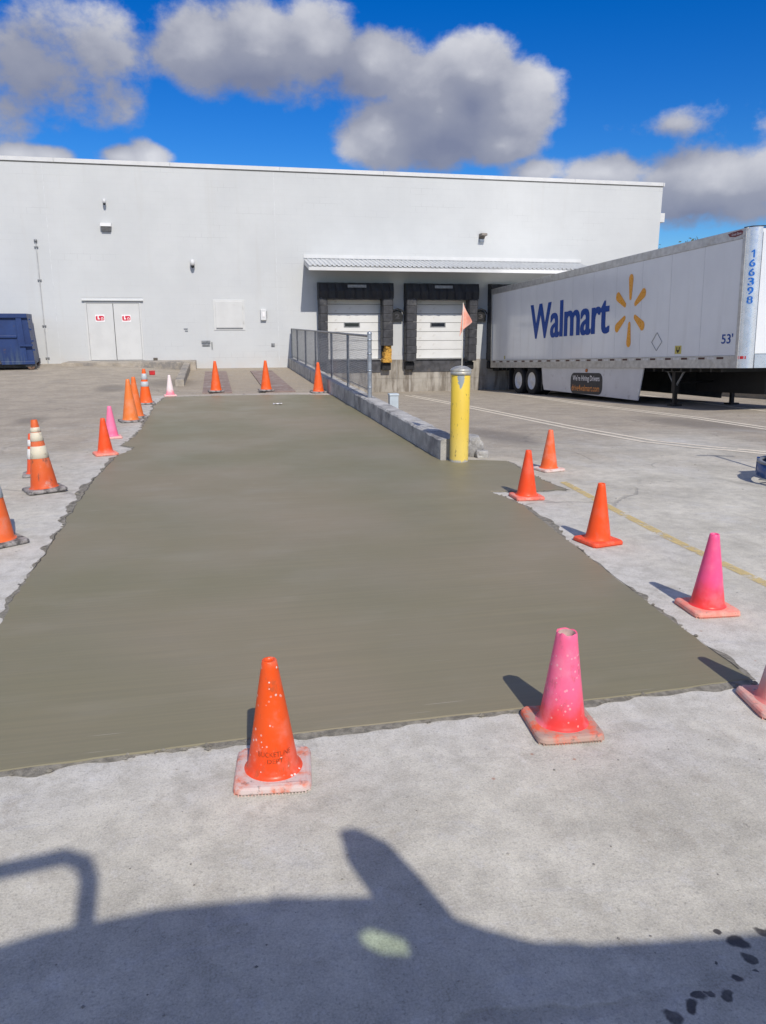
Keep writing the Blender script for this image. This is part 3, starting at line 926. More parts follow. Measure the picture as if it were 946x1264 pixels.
        for side in (0, 1):
            px0, px1 = (a, d0 - .01) if side == 0 else (d1 + .04, c)
            for k in range(segs):
                jx = random.uniform(-.008, .008)
                torn = (di == 0 and side == 1 and k < 3)
                if torn and k < 2:
                    continue
                sec = MB()
                q0, q1 = px0 + jx, px1 + jx
                sec.prism([(q0, 0), (q1, 0), (q1 + .012, -PD + .05), (q1 - .02, -PD + random.uniform(-.01, .02)), (q0 + .03, -PD + random.uniform(-.01, .02)), (q0 - .006, -PD + .06)][::-1], pz0 + k * ph + .004, pz0 + (k + 1) * ph - .001, 'z')
                sec.build('pad_section', M['pad'], b, .012)
            MB().box(px0 + .03, px1 - .03, -.03, -.002, pz0, pz1).build('pad_board', M['gap'], b)
            if di == 0 and side == 1:
                fm = MB()
                rr = random.Random(4)
                for k in range(6):
                    zz = .18 + k * .125
                    ins = .03 + .02 * k
                    fm.prism([(px0 + ins + rr.uniform(-.03, .03), -.03), (px1 - .02 + rr.uniform(-.02, .02), -.03), (px1 - rr.uniform(.0, .05), -.36 + rr.uniform(-.05, .05)), (px0 + ins + rr.uniform(-.02, .06), -.38 + rr.uniform(-.06, .04))][::-1], zz, zz + .135, 'z')
                fm.build('torn_foam', M['foam'], b, .02)
            # bumper under the pad
            MB().box(px0 + .02, px1 - .03, -.26, -.031, -.10, .17).build('dock_bumper', M['rubber'], b, .02)
        # head curtain with folds
        hc = MB()
        nx = 28
        for r_, (zt, yt) in enumerate(((3.02, -.04), (3.0, -.44), (2.72, -.50), (2.46, -.47), (2.42, -.05))):
            for i in range(nx + 1):
                x = a - .02 + (c - a + .04) * i / nx
                wv = .025 * math.sin(i * 1.9 + di * 2) * (1 if r_ in (2, 3) else .2) + random.uniform(-.008, .008)
                sag = -.03 * math.sin(math.pi * i / nx) * (1 if r_ == 3 else 0) + random.uniform(-.006, .006)
                hc.v.append((x, yt + wv, zt + sag))
        for r_ in range(4):
            for i in range(nx):
                hc.f.append((r_ * (nx + 1) + i, (r_ + 1) * (nx + 1) + i, (r_ + 1) * (nx + 1) + i + 1, r_ * (nx + 1) + i + 1)); hc.sm.append(False)
        for e in (0, nx):
            hc.f.append(tuple(r_ * (nx + 1) + e for r_ in range(5))[::1 if e == 0 else -1]); hc.sm.append(False)
        hd = hc.build('head_curtain', M['curtain'], b)
        if di < 2:
            xm = (a + c) / 2
            MB().box(xm - .33, xm + .34, -.545, -.535, 2.83, 2.93).build('maker_plate', M['galv_d'], hd)
        # leveller lip and its dark face
        MB().box(d0 - .06, d1 + .04, -.05, -.031, -.19, .255).build('leveller_plate', M['steel_dark'], b)
        MB().box(d0 - .03, d1 + .02, -.10, .10, .258, .286).build('leveller_lip', M['steel_dark'], b)
    # sign boards between the docks: arched hoods with a curved light mark
    for (sx, ch) in ((6.69, '2'), (9.92, '3')):
        pl = [(sx - .20, 1.66), (sx + .20, 1.66), (sx + .21, 1.86)] + [(sx + .19 * math.cos(t), 1.90 + .17 * math.sin(t)) for t in [math.pi * k / 8 for k in range(0, 8)]] + [(sx - .20, 1.95)]
        sb = MB().prism(pl, -.11, -.003).build('dock_sign', M['black'], b, .006)
        letter('sign_number', ch, M['steel_dark'], sb, sx - .09, sx + .09, 1.76, 1.93, -.1145, .02)
        MB().prism([(sx - .23, 1.93), (sx - .16, 2.04), (sx, 2.10), (sx + .16, 2.04), (sx + .23, 1.92), (sx + .22, 1.98), (sx + .17, 2.08), (sx, 2.135), (sx - .17, 2.08), (sx - .22, 1.99)], -.19, -.11).build('sign_hood', M['black'], sb)
    return b

def rounded_rect(x0, x1, z0, z1, r, seg=5):
    pts = []
    for (cx, cz, a0) in ((x1 - r, z0 + r, -90), (x1 - r, z1 - r, 0), (x0 + r, z1 - r, 90), (x0 + r, z0 + r, 180)):
        for k in range(seg + 1):
            a = R(a0 + 90 * k / seg)
            pts.append((cx + r * math.cos(a), cz + r * math.sin(a)))
    return pts
build_building()

# landing in front of the double door, and the kerb running out from it
def rough_block(x0, x1, y0, y1, z0a, z0b, z1a, z1b, step=.35, jit=.012, seed=1):
    """kerb-like block along y whose top runs from z1a to z1b, chipped along its edges"""
    rr = random.Random(seed)
    mb = MB()
    n = max(2, int((y1 - y0) / step))
    rings = []
    for i in range(n + 1):
        t = i / n
        y = y0 + (y1 - y0) * t
        z0, z1 = z0a + (z0b - z0a) * t, z1a + (z1b - z1a) * t
        c = .022
        j = lambda s=1.0: rr.uniform(-jit, jit) * s
        ye = y if i in (0, n) else y + j(2)
        rings.append([(x0 + j(.4), ye, z0), (x0 + j(.5), ye, z1 - c + j()), (x0 + c + j(), ye, z1 + j(.5)), (x1 - c + j(), ye, z1 + j(.5)), (x1 + j(.5), ye, z1 - c + j()), (x1 + j(.4), ye, z0)])
    for i in range(n):
        A, B = rings[i], rings[i + 1]
        for k in range(5):
            mb.add([A[k], A[k + 1], B[k + 1], B[k]], [(3, 2, 1, 0)])
    mb.add(rings[0], [tuple(range(5, -1, -1))])
    mb.add(rings[-1], [tuple(range(6))])
    return mb

ld = MB().box(-4.92, -.62, 27.35, 28.595, -.05, .332).build('landing', M['kerb_tan'], bevel=.015)
structure(ld)
o = rough_block(-1.02, -.80, 20.9, 27.34, -.08, -.05, .19, .31, seed=5).build('kerb', M['kerb_tan'])
tag(o, 'low tan concrete kerb running out from the landing by the double door', 'kerb')

# ------------------------------------------------------------------ retaining wall with chain-link fence
rw = thing('retaining_wall', 'low rough grey concrete retaining wall under the chain link fence', 'wall', (0, 0, 0))
segs = [(8.92, 11.88), (11.89, 14.9), (14.91, 18.4), (18.41, 21.9), (21.91, 25.2), (25.21, 28.56)]
for i, (y0, y1) in enumerate(segs):
    za, zb = .265 + (y0 - 8.9) / 19.7 * .115, .265 + (y1 - 8.9) / 19.7 * .115
    rough_block(2.64, 2.90, y0, y1, gz(4, y0) - .15, gz(4, y1) - .15, za, zb, .11, .011, 20 + i).build('wall_section', M['kerb'], rw)

def build_fence():
    X = 2.77
    top = 1.40
    fn = thing('chain_link_fence', 'grey galvanised chain link fence on top of the low concrete wall', 'fence', (X, 13.5, 0))
    def wz(y):
        return .265 + (y - 8.9) / 19.7 * .115
    ys = [14.0, 16.35, 18.7, 21.7, 24.1, 26.5, 28.4]
    for i, y in enumerate(ys):
        if i == 0:
            p = MB().tube([(0, y - 13.5, wz(y) - .10), (0, y - 13.5, top + .03)], .040, 14)
            p.lathe([(.046, top + .03), (.046, top + .05), (.03, top + .075), (.001, top + .085)], 14, (0, y - 13.5, 0))
            po = p.build('end_post', M['galv'], fn)
            for z in (.48, .78, 1.08, 1.33):
                MB().lathe([(.041, z - .012), (.047, z - .012), (.047, z + .012), (.041, z + .012)], 12, (0, y - 13.5, 0)).build('post_band', M['galv'], po)
        else:
            MB().tube([(0, y - 13.5, wz(y) - .10), (0, y - 13.5, top - .005)], .029, 10).build('post', M['galv_d'], fn)
    MB().tube([(0, ys[0] - 13.5, top), (0, ys[-1] - 13.5, top)], .023, 10).build('top_rail', M['galv_d'], fn)
    MB().tube([(.0, ys[0] - 13.5, .43), (.0, ys[-1] - 13.5, .45)], .006, 6).build('tension_wire', M['galv_d'], fn)
    # woven mesh: zigzag wires
    mb = MB()
    y0, y1, z0, z1 = ys[0] - 13.5 + .03, ys[-1] - 13.5, .40, top + .015
    p = .078
    r = .0026
    n = int((y1 - y0) / p)
    H = z1 - z0
    for s in (1, -1):
        k0 = -int(H / p) - 1
        for k in range(k0, n + 1) if s == 1 else range(0, n + 1 - k0):
            ya = y0 + k * p
            # segment from z0 to z1 running at 45 degrees, clipped to the panel
            a, bb = (ya, z0), (ya + s * H, z1)
            t0, t1 = 0.0, 1.0
            if s == 1:
                if ya < y0: t0 = (y0 - ya) / H
                if ya + H > y1: t1 = (y1 - ya) / H
            else:
                if ya > y1: t0 = (ya - y1) / H
                if ya - H < y0: t1 = (ya - y0) / H
            if t1 - t0 < .02:
                continue
            A = (s * .004, ya + s * H * t0, z0 + H * t0); B = (s * .004, ya + s * H * t1, z0 + H * t1)
            mb.tube([A, B], r, 3, False)
    stuff(mb.build('wire_mesh', M['galv'], fn))
build_fence()

# yellow bollard with a small flag in its cap
def build_bollard():
    n = NB('bollard_paint')
    x, y, z = n.xyz()
    O = n.obj
    c = n.mix(n.ss(n.noise(5, 6, .6, O, (1, 1, .4)), .35, .7), (.72, .51, .06), (.82, .59, .05))
    c = n.mix(n.mth('MULTIPLY', n.ss(z, .55, .1), .4), c, (.74, .61, .24))
    ch = n.mth('ADD', n.ss(z, .83, 1.03), n.ss(n.mth('ABSOLUTE', n.mth('ADD', x, .03)), .055, .0))
    peel = n.mth('MULTIPLY', n.ss(n.mth('ADD', ch, n.mth('MULTIPLY', n.noise(42, 5, .7, O), 1.2)), 1.72, 1.80), n.ss(z, .7, .75))
    c = n.mix(peel, c, (.24, .29, .31))
    low = n.ss(n.mth('ADD', z, n.mth('MULTIPLY', n.noise(30, 5, .7, O), .09)), .085, .065)
    c = n.mix(low, c, (.42, .41, .38))
    scr = n.ss(n.noise(20, 6, .75, O, (1, 1, .4)), .58, .66)
    c = n.mix(n.mth('MULTIPLY', scr, .75), c, (.10, .085, .06))
    n.set('Base Color', c); n.set('Roughness', .55)
    n.bump(n.noise(18, 5, .6, O), .25, .006)
    b = thing('bollard', 'yellow painted steel bollard with domed metal cap and small flag beside the wall end', 'bollard', (2.84, 8.80, .0))
    MB().lathe([(.112, -.05), (.112, 1.06), (.10, 1.08), (.001, 1.08)], 40).build('post', n.m, b)
    cap = MB().lathe([(.112, 1.04), (.121, 1.045), (.123, 1.075), (.118, 1.08), (.124, 1.088), (.124, 1.104), (.112, 1.115), (.07, 1.138), (.001, 1.150)], 40).build('cap', plain('zinc_cap', (.46, .46, .43), .5, .2, 20, metal=.5, dirt=(.55, .52, .40), dirt_amt=.5, dirt_scale=12), b)
    fl = MB().tube([(0.01, 0, 1.14), (.008, 0, 1.86)], .005, 6).build('flag_rod', plain('fibreglass_rod', (.75, .72, .62), .5), b)
    n2 = NB('flag_cloth')
    n2.set('Base Color', n2.mix(n2.ss(n2.noise(14, 4), .4, .65), (.86, .36, .26), (.88, .52, .42)))
    n2.set('Roughness', .8)
    n2.set('Subsurface Weight', .0)
    fm = MB()
    N = 7
    for i in range(N + 1):
        t = i / N
        # the pennant hangs from the rod and droops to the right
        zt, zb = 1.87 - t * .215, 1.53 + t * .115 - (.0 if t > .3 else .05 * (1 - t / .3))
        w = .025 * math.sin(t * 5)
        fm.v += [(.008 + t * .105, w, zt), (.006 - .03 * (1 - t) ** 3 + t * .107, w + .012 * (1 - t), zb)]
    # front and back sheets 2 mm apart
    m = len(fm.v)
    fm.v += [(x, y + .002, z) for x, y, z in fm.v]
    for i in range(N):
        fm.f += [(2 * i, 2 * i + 1, 2 * i + 3, 2 * i + 2), (m + 2 * i, m + 2 * i + 2, m + 2 * i + 3, m + 2 * i + 1)]
        fm.sm += [True, True]
    fm.build('flag', n2.m, fl)
build_bollard()

# broken concrete by the bollard, utility pedestal, wheel ramps, red box, paper
def rock(name, c, s, seed, mat, parent=None, scale=(1, 1, .8)):
    bm = bmesh.new()
    bmesh.ops.create_icosphere(bm, subdivisions=3, radius=1)
    for v in bm.verts:
        d = v.co.normalized()
        k = 1 + .35 * mnoise.noise(d * 1.3 + Vector((seed, 0, 0))) + .16 * mnoise.noise(d * 4 + Vector((0, seed, 0)))
        q = d * k
        q = Vector((max(-.8, min(.8, q.x)), max(-.8, min(.8, q.y)), max(-.75, min(.7, q.z))))
        v.co = Vector((q.x * s * scale[0], q.y * s * scale[1], q.z * s * scale[2]))
    m = bpy.data.meshes.new(name); bm.to_mesh(m); bm.free()
    o = link(name, m, mat, parent)
    o.location = c
    return o
tag(rock('concrete_chunk', (3.13, 9.32, .10), .21, 2.0, M['kerb'], scale=(.85, 1.3, 1.0)), 'broken grey concrete chunk behind the yellow bollard', 'concrete chunk', 'broken concrete by the bollard')
tag(rock('concrete_chunk', (3.22, 9.06, .03), .10, 5.0, M['kerb']), 'small crumbled concrete lump at the foot of the larger chunk', 'concrete chunk', 'broken concrete by the bollard')

ub = thing('utility_pedestal', 'small pale blue grey utility box standing beside the fence wall', 'utility box', (4.08, 17.75, gz(4, 17.75)))
mu = plain('pedestal_paint', (.46, .53, .58), .5, .06)
MB().box(-.105, .105, -.09, .09, 0, .37).build('housing', mu, ub, .01)
MB().box(-.12, .12, -.105, .105, .372, .43).build('lid', mu, ub, .02)
MB().box(.106, .125, -.03, .03, .08, .15).build('latch', M['galv_d'], ub)

def build_ramps():
    mm = NB('worn_maroon_board')
    P = mm.geo
    c = mm.mix(mm.ss(mm.noise(3, 7, .65, P), .3, .7), (.20, .135, .115), (.31, .24, .21))
    c = mm.mix(mm.mth('MULTIPLY', mm.ss(mm.noise(2.2, 8, .7, P, (2, .7, 1)), .5, .68), .65), c, (.36, .33, .30))
    mm.set('Base Color', c); mm.set('Roughness', .85)
    for (x0, x1, lab) in ((-.31, .38, 'worn maroon track of boards leading to the wall left of the grey cabinet'), (1.17, 1.88, 'worn maroon track of boards leading to the wall below the white wall box')):
        t = thing('board_track', lab, 'boards', ((x0 + x1) / 2, 18.6, 0), 0, 'pair of maroon board tracks')
        k = 0
        y = .1
        while y < 7.4:
            ln = .56
            za, zb = gz(0, 18.6 + y) + .03, gz(0, 18.6 + y + ln) + .03
            w = (x1 - x0) / 2
            mb = MB()
            mb.add([(-w, y, za - .06), (w, y, za - .06), (w, y + ln - .012, zb - .06), (-w, y + ln - .012, zb - .06), (-w, y, za), (w, y, za), (w, y + ln - .012, zb), (-w, y + ln - .012, zb)],
                   [(0, 3, 2, 1), (4, 5, 6, 7), (0, 1, 5, 4), (1, 2, 6, 5), (2, 3, 7, 6), (3, 0, 4, 7)])
            mb.build('board', mm.m, t)
            y += ln
build_ramps()
rb = thing('red_crate', 'small red plastic crate lying on the ground near the landing', 'crate', (-1.86, 24.6, gz(-1.86, 24.6)), R(12))
MB().box(-.08, .08, -.06, .06, .012, .11).build('body', M['redbox'], rb, .012)
MB().box(-.09, .09, -.07, .07, .111, .13).build('rim', M['redbox'], rb, .008)
MB().box(-.06, .06, -.05, .05, 0, .0115).build('foot', M['redbox'], rb)
pp = MB()
for i in range(5):
    for j in range(3):
        pp.v.append((i * .045 - .09, j * .05 - .05, .006 + .018 * abs(math.sin(i * 1.7 + j)) + .003))
for i in range(4):
    for j in range(2):
        a = i * 3 + j
        pp.f.append((a, a + 3, a + 4, a + 1)); pp.sm.append(True)
po = pp.build('paper_scrap', M['stickerwhite'], None, loc=(1.22, 15.85, .012))
sl = po.modifiers.new('thick', 'SOLIDIFY'); sl.thickness = .002
tag(po, 'small crumpled white paper scrap on the wet concrete', 'paper')

# ------------------------------------------------------------------ traffic cones
ORANGE = (.80, .105, .012)
RED_OR = (.86, .085, .012)
PINK = (.93, .13, .27)
HOT = (.90, .05, .045)
CONE_MATS = {}
def cone(x, y, size, rz, label, body_mat, base_mat, collars=None, cut=False, group=None, tilt=(0, 0), top_mat=None, height=None):
    H = .46 if size == 18 else .71
    if height:
        H = height
    BW = .142 if size == 18 else .185          # half width of the foot
    r0 = .094 if size == 18 else .128
    r1 = .027 if size == 18 else .030
    if cut:
        r1 = .041
    z0 = gz(x, y)
    inslab = -1.27 < x < 2.6 and 2.86 < y < 18
    t = thing('traffic_cone', label, 'traffic cone', (x, y, z0 + (.014 if inslab else 0) + .001), rz, group)
    t.rotation_euler = (tilt[0], tilt[1], rz)
    rr = random.Random(int(x * 100 + y * 31))
    bt = .030 if size == 18 else .036
    # foot: rounded square plate with a raised soft edge
    fp = MB()
    cut_c = .036
    def ring(h, hw, c):
        pts = []
        for (sx, sy) in ((1, -1), (1, 1), (-1, 1), (-1, -1)):
            for k in range(5):
                a = {(1, -1): -90, (1, 1): 0, (-1, 1): 90, (-1, -1): 180}[(sx, sy)] + 90 * k / 4
                pts.append((sx * (hw - c) + c * math.cos(R(a)), sy * (hw - c) + c * math.sin(R(a)), h + (rr.uniform(-.002, .002) if h > .01 else 0)))
        return pts
    rings = [ring(.006, BW * .985, cut_c), ring(bt * .35, BW, cut_c), ring(bt * .8, BW * .985, cut_c), ring(bt, BW * .94, cut_c * .9), ring(bt + .002, BW * .86, cut_c * .8)]
    n = len(rings[0])
    for i in range(len(rings) - 1):
        fp.add(rings[i] + rings[i + 1], [(k, (k + 1) % n, n + (k + 1) % n, n + k) for k in range(n)], True)
    fp.add(rings[-1], [tuple(range(n))])
    fp.add(rings[0], [tuple(range(n - 1, -1, -1))])
    ft = fp.build('base', base_mat, t)
    feet = MB()
    k = -BW * .85
    while k < BW * .86:
        for s in (-1, 1):
            feet.box(k - .0025, k + .0025, s * BW * .93 - .006, s * BW * .93 + .006, -.001, .0085)
            feet.box(s * BW * .93 - .006, s * BW * .93 + .006, k - .0025, k + .0025, -.001, .0085)
        k += .012
    feet.build('foot_nubs', base_mat, ft)
    # body
    prof = [(r0 + .022, bt - .002), (r0 + .006, bt + .006), (r0, bt + .016)]
    for i in range(1, 15):
        f = i / 14
        prof.append((r0 + (r1 - r0) * f, bt + .016 + (H - bt - .016) * f))
    th = .0045
    if not cut:
        prof += [(r1 - .003, H + .003), (r1 - .009, H + .001), (r1 - .011, H - .012)]
    else:
        prof += [(r1 - .001, H + .001)]
    prof += [(r1 - th * 2 + (r0 - r1) * .25, H - (H - bt) * .25), (r0 - th * 2, bt + .02)]
    last = len(prof)
    def jit(r, h, a, i):
        w = mnoise.noise(Vector((math.cos(a) * 1.5, math.sin(a) * 1.5, h * 6 + x * 3)))
        r *= 1 + .018 * w
        if cut and i in (16, 17):
            h += .009 * mnoise.noise(Vector((math.cos(a) * 2.2, math.sin(a) * 2.2, 5.0))) - .004
            r *= 1 + .10 * mnoise.noise(Vector((math.cos(a) * 1.7, math.sin(a) * 1.7, 9.0)))
        return r, h
    bd = MB().lathe(prof, 40, jitter=jit).build('body', body_mat, t)
    if cut:
        MB().lathe([(r1 - .0055, H - .006), (r1 - .004, H - .06), (r1 - .002, H - .12)], 32, jitter=jit).build('torn_lining', plain('pale_lining', (.66, .47, .44), .8, .2, 20), bd)
    if collars:
        for (za, zb, m) in collars:
            def rad(z):
                return r0 + (r1 - r0) * (z - bt - .016) / (H - bt - .016)
            pr = [(rad(za) + .0005, za), (rad(za) + .0035, za + .002), (rad((za + zb) / 2) + .0035, (za + zb) / 2), (rad(zb) + .0035, zb - .002), (rad(zb) + .0005, zb)]
            MB().lathe(pr, 40, jitter=lambda r, h, a, i: (r * (1 + .018 * mnoise.noise(Vector((math.cos(a) * 1.5, math.sin(a) * 1.5, h * 6 + x * 3)))), h)).build('reflective_collar', m, bd)
    return t, bd, r0, r1, bt, H

coll_white = vinyl('collar_white', (.72, .71, .68), None, .71, .35, gloss=.4, seed=1.0, fade=.0)
coll_cream = vinyl('collar_cream', (.66, .60, .46), None, .71, .55, gloss=.5, seed=2.0, fade=.0)
coll_grey = vinyl('collar_grey', (.50, .53, .55), None, .71, .2, gloss=.35, seed=3.0, fade=.0)
base_grey = dusty('dusty_black_base', (.055, .05, .048), (.42, .39, .37), .75, 3.0)
G1, G2 = 'low cones along the yard side of the pour', 'cones along the far and left edges of the pour'

t, bd, r0, r1, bt, H = cone(.14, 2.60, 18, R(-6), 'scuffed orange cone splashed with mortar on a whitish dusty base before the pour',
     vinyl('cone_front_orange', (.84, .095, .010), (.86, .075, .015), .46, .6, dirt_col=(.42, .10, .04), splat=.95, gloss=.36, seed=.4, fade=.35), dusty('base_front_orange', (.72, .17, .075), (.60, .54, .52), .9, .5))
def on_cone(p, H=H, r0=r0, r1=r1, bt=bt):
    x, y, z = p
    r = (r0 + (r1 - r0) * (z - bt - .016) / (H - bt - .016)) * 1.02 + .0015
    a = -math.pi / 2 + x / r + .10
    return (r * math.cos(a), r * math.sin(a), z)
ink = plain('faded_ink', (.40, .055, .012), .6, .5, 60)
letter('stencil', 'BUCKETLINE', ink, bd, -.060, .066, .118, .136, 0, .0, fn=on_cone)
letter('stencil', 'DEPT', ink, bd, -.026, .034, .094, .110, 0, .0, fn=on_cone)
cone(1.345, 2.69, 18, R(-5), 'bright pink cone with torn open top and red scuffed base before the pour',
     vinyl('cone_front_pink', (.93, .15, .30), (.88, .055, .05), .43, .5, dirt_col=(.45, .10, .13), splat=.35, gloss=.36, seed=1.3, fade=.35), dusty('base_front_pink', (.80, .13, .055), (.40, .34, .29), .85, 1.5), cut=True, height=.43)
cone(2.77, 3.77, 18, R(-4), 'clean hot pink cone fading to red at its foot, pale coral base',
     vinyl('cone_right_pink', (.94, .10, .27), (.93, .055, .05), .46, .10, gloss=.34, seed=2.2, fade=.25), dusty('base_right_pink', (.84, .26, .20), (.70, .45, .36), .6, 2.5))
cone(2.37, 2.66, 18, R(-11), 'dust caked pink cone with grey mortar film beside the front corner of the pour',
     vinyl('cone_dusty_pink', (.58, .36, .34), (.80, .24, .21), .30, .95, dirt_col=(.46, .42, .40), splat=.5, gloss=.6, seed=3.1, fade=.8), dusty('base_dusty_pink', (.78, .30, .24), (.62, .47, .42), .7, 3.5))
cone(2.82, 5.22, 18, R(12), 'vivid red orange low cone with matching orange base beside the pour', vinyl('cone_o1', RED_OR, None, .46, .12, seed=4.4, fade=.12), dusty('base_o1', (.82, .085, .03), (.80, .30, .20), .35, 4.5))
cone(2.88, 6.78, 18, R(-2), 'red orange low cone with pinkish base at the inner corner of the notch', vinyl('cone_o2', (.86, .075, .014), None, .46, .15, seed=5.2, fade=.12), dusty('base_o2', (.80, .17, .12), (.80, .42, .34), .6, 5.5))
cone(3.68, 8.06, 18, R(14), 'orange low cone with whitish dusty base standing past the notch', vinyl('cone_o3', (.83, .13, .03), None, .46, .15, seed=6.1, fade=.3), dusty('base_o3', (.70, .38, .30), (.66, .60, .57), .85, 6.5))
cone(-1.70, 6.16, 28, R(35), 'orange cone with wide grey reflective bands and thick grey base left of the pour',
     vinyl('cone_l1', (.82, .14, .03), None, .71, .3, seed=7.2, fade=.2), base_grey, [(.36, .50, coll_grey), (.54, .62, coll_grey)])
cone(-1.73, 8.10, 28, R(24), 'dirty orange cone with two cream bands, black scuffs and tilted grey base',
     vinyl('cone_l2', (.68, .125, .025), (.66, .10, .02), .71, .75, dirt_col=(.12, .07, .05), seed=8.3, fade=.2), base_grey, [(.335, .455, coll_cream), (.505, .59, coll_cream), (.595, .64, coll_cream)], tilt=(R(-2.5), R(-2)))
cone(-1.985, 8.98, 18, R(10), 'white banded orange cone hidden behind the dirty cream banded cone',
     vinyl('cone_l3', (.78, .10, .03), None, .46, .3, seed=9.1, fade=.2), base_grey, [(.19, .30, coll_white), (.33, .40, coll_white)], tilt=(0, R(-2)))
cone(-1.42, 10.26, 18, R(18), 'bright orange low cone with coral foot standing before the clean pink cone', vinyl('cone_l4', RED_OR, (.86, .17, .12), .20, .10, seed=10.4, fade=.1), dusty('base_l4', (.84, .25, .18), (.75, .45, .38), .5, 10.5))
cone(-1.52, 11.75, 18, R(12), 'smooth light pink low cone behind the bright orange one left of the pour', vinyl('cone_l5', (.90, .20, .36), (.92, .16, .30), .46, .05, seed=11.2, fade=.2), dusty('base_l5', (.82, .40, .36), (.70, .55, .50), .5, 11.5))
cone(-1.44, 13.68, 28, R(18), 'tall plain orange cone with pale foot, front one of a close pair', vinyl('cone_l6', (.80, .20, .04), None, .71, .3, dirt_col=(.45, .15, .06), seed=12.2, fade=.2), base_grey)
cone(-1.40, 14.22, 28, R(14), 'tall plain orange cone, rear one of a close pair', vinyl('cone_l7', (.80, .17, .03), None, .71, .2, seed=13.2, fade=.2), base_grey)
cone(-1.42, 16.62, 28, R(8), 'bright orange cone with two white bands near the back left corner of the pour', vinyl('cone_l8', (.86, .12, .012), None, .71, .1, seed=14.2, fade=.1), base_grey, [(.36, .46, coll_grey), (.50, .62, coll_grey)])
cone(-1.02, 18.32, 18, R(9), 'faded whitish low cone with pink foot by the back corner of the pour', vinyl('cone_l9', (.84, .72, .70), (.90, .25, .32), .40, .1, seed=15.2, fade=.0), dusty('base_l9', (.85, .48, .46), (.75, .62, .58), .5, 15.5), height=.47)
for (cx_, cy_, lb, sd) in ((.01, 18.85, 'tall bright orange cone standing on the maroon boards below the grey cabinet', 16.1), (1.19, 18.85, 'tall bright orange cone at the edge of the second maroon board track', 17.3), (2.40, 18.45, 'tall bright orange cone tucked against the low retaining wall', 18.7)):
    t, *_ = cone(cx_, cy_, 28, R(5), lb, vinyl('cone_far_%d' % int(sd), (.84, .115, .012), None, .71, .12, seed=sd, fade=.15), base_grey)
    if cy_ > 18.7:
        t.location.z = gz(0, cy_) + .036

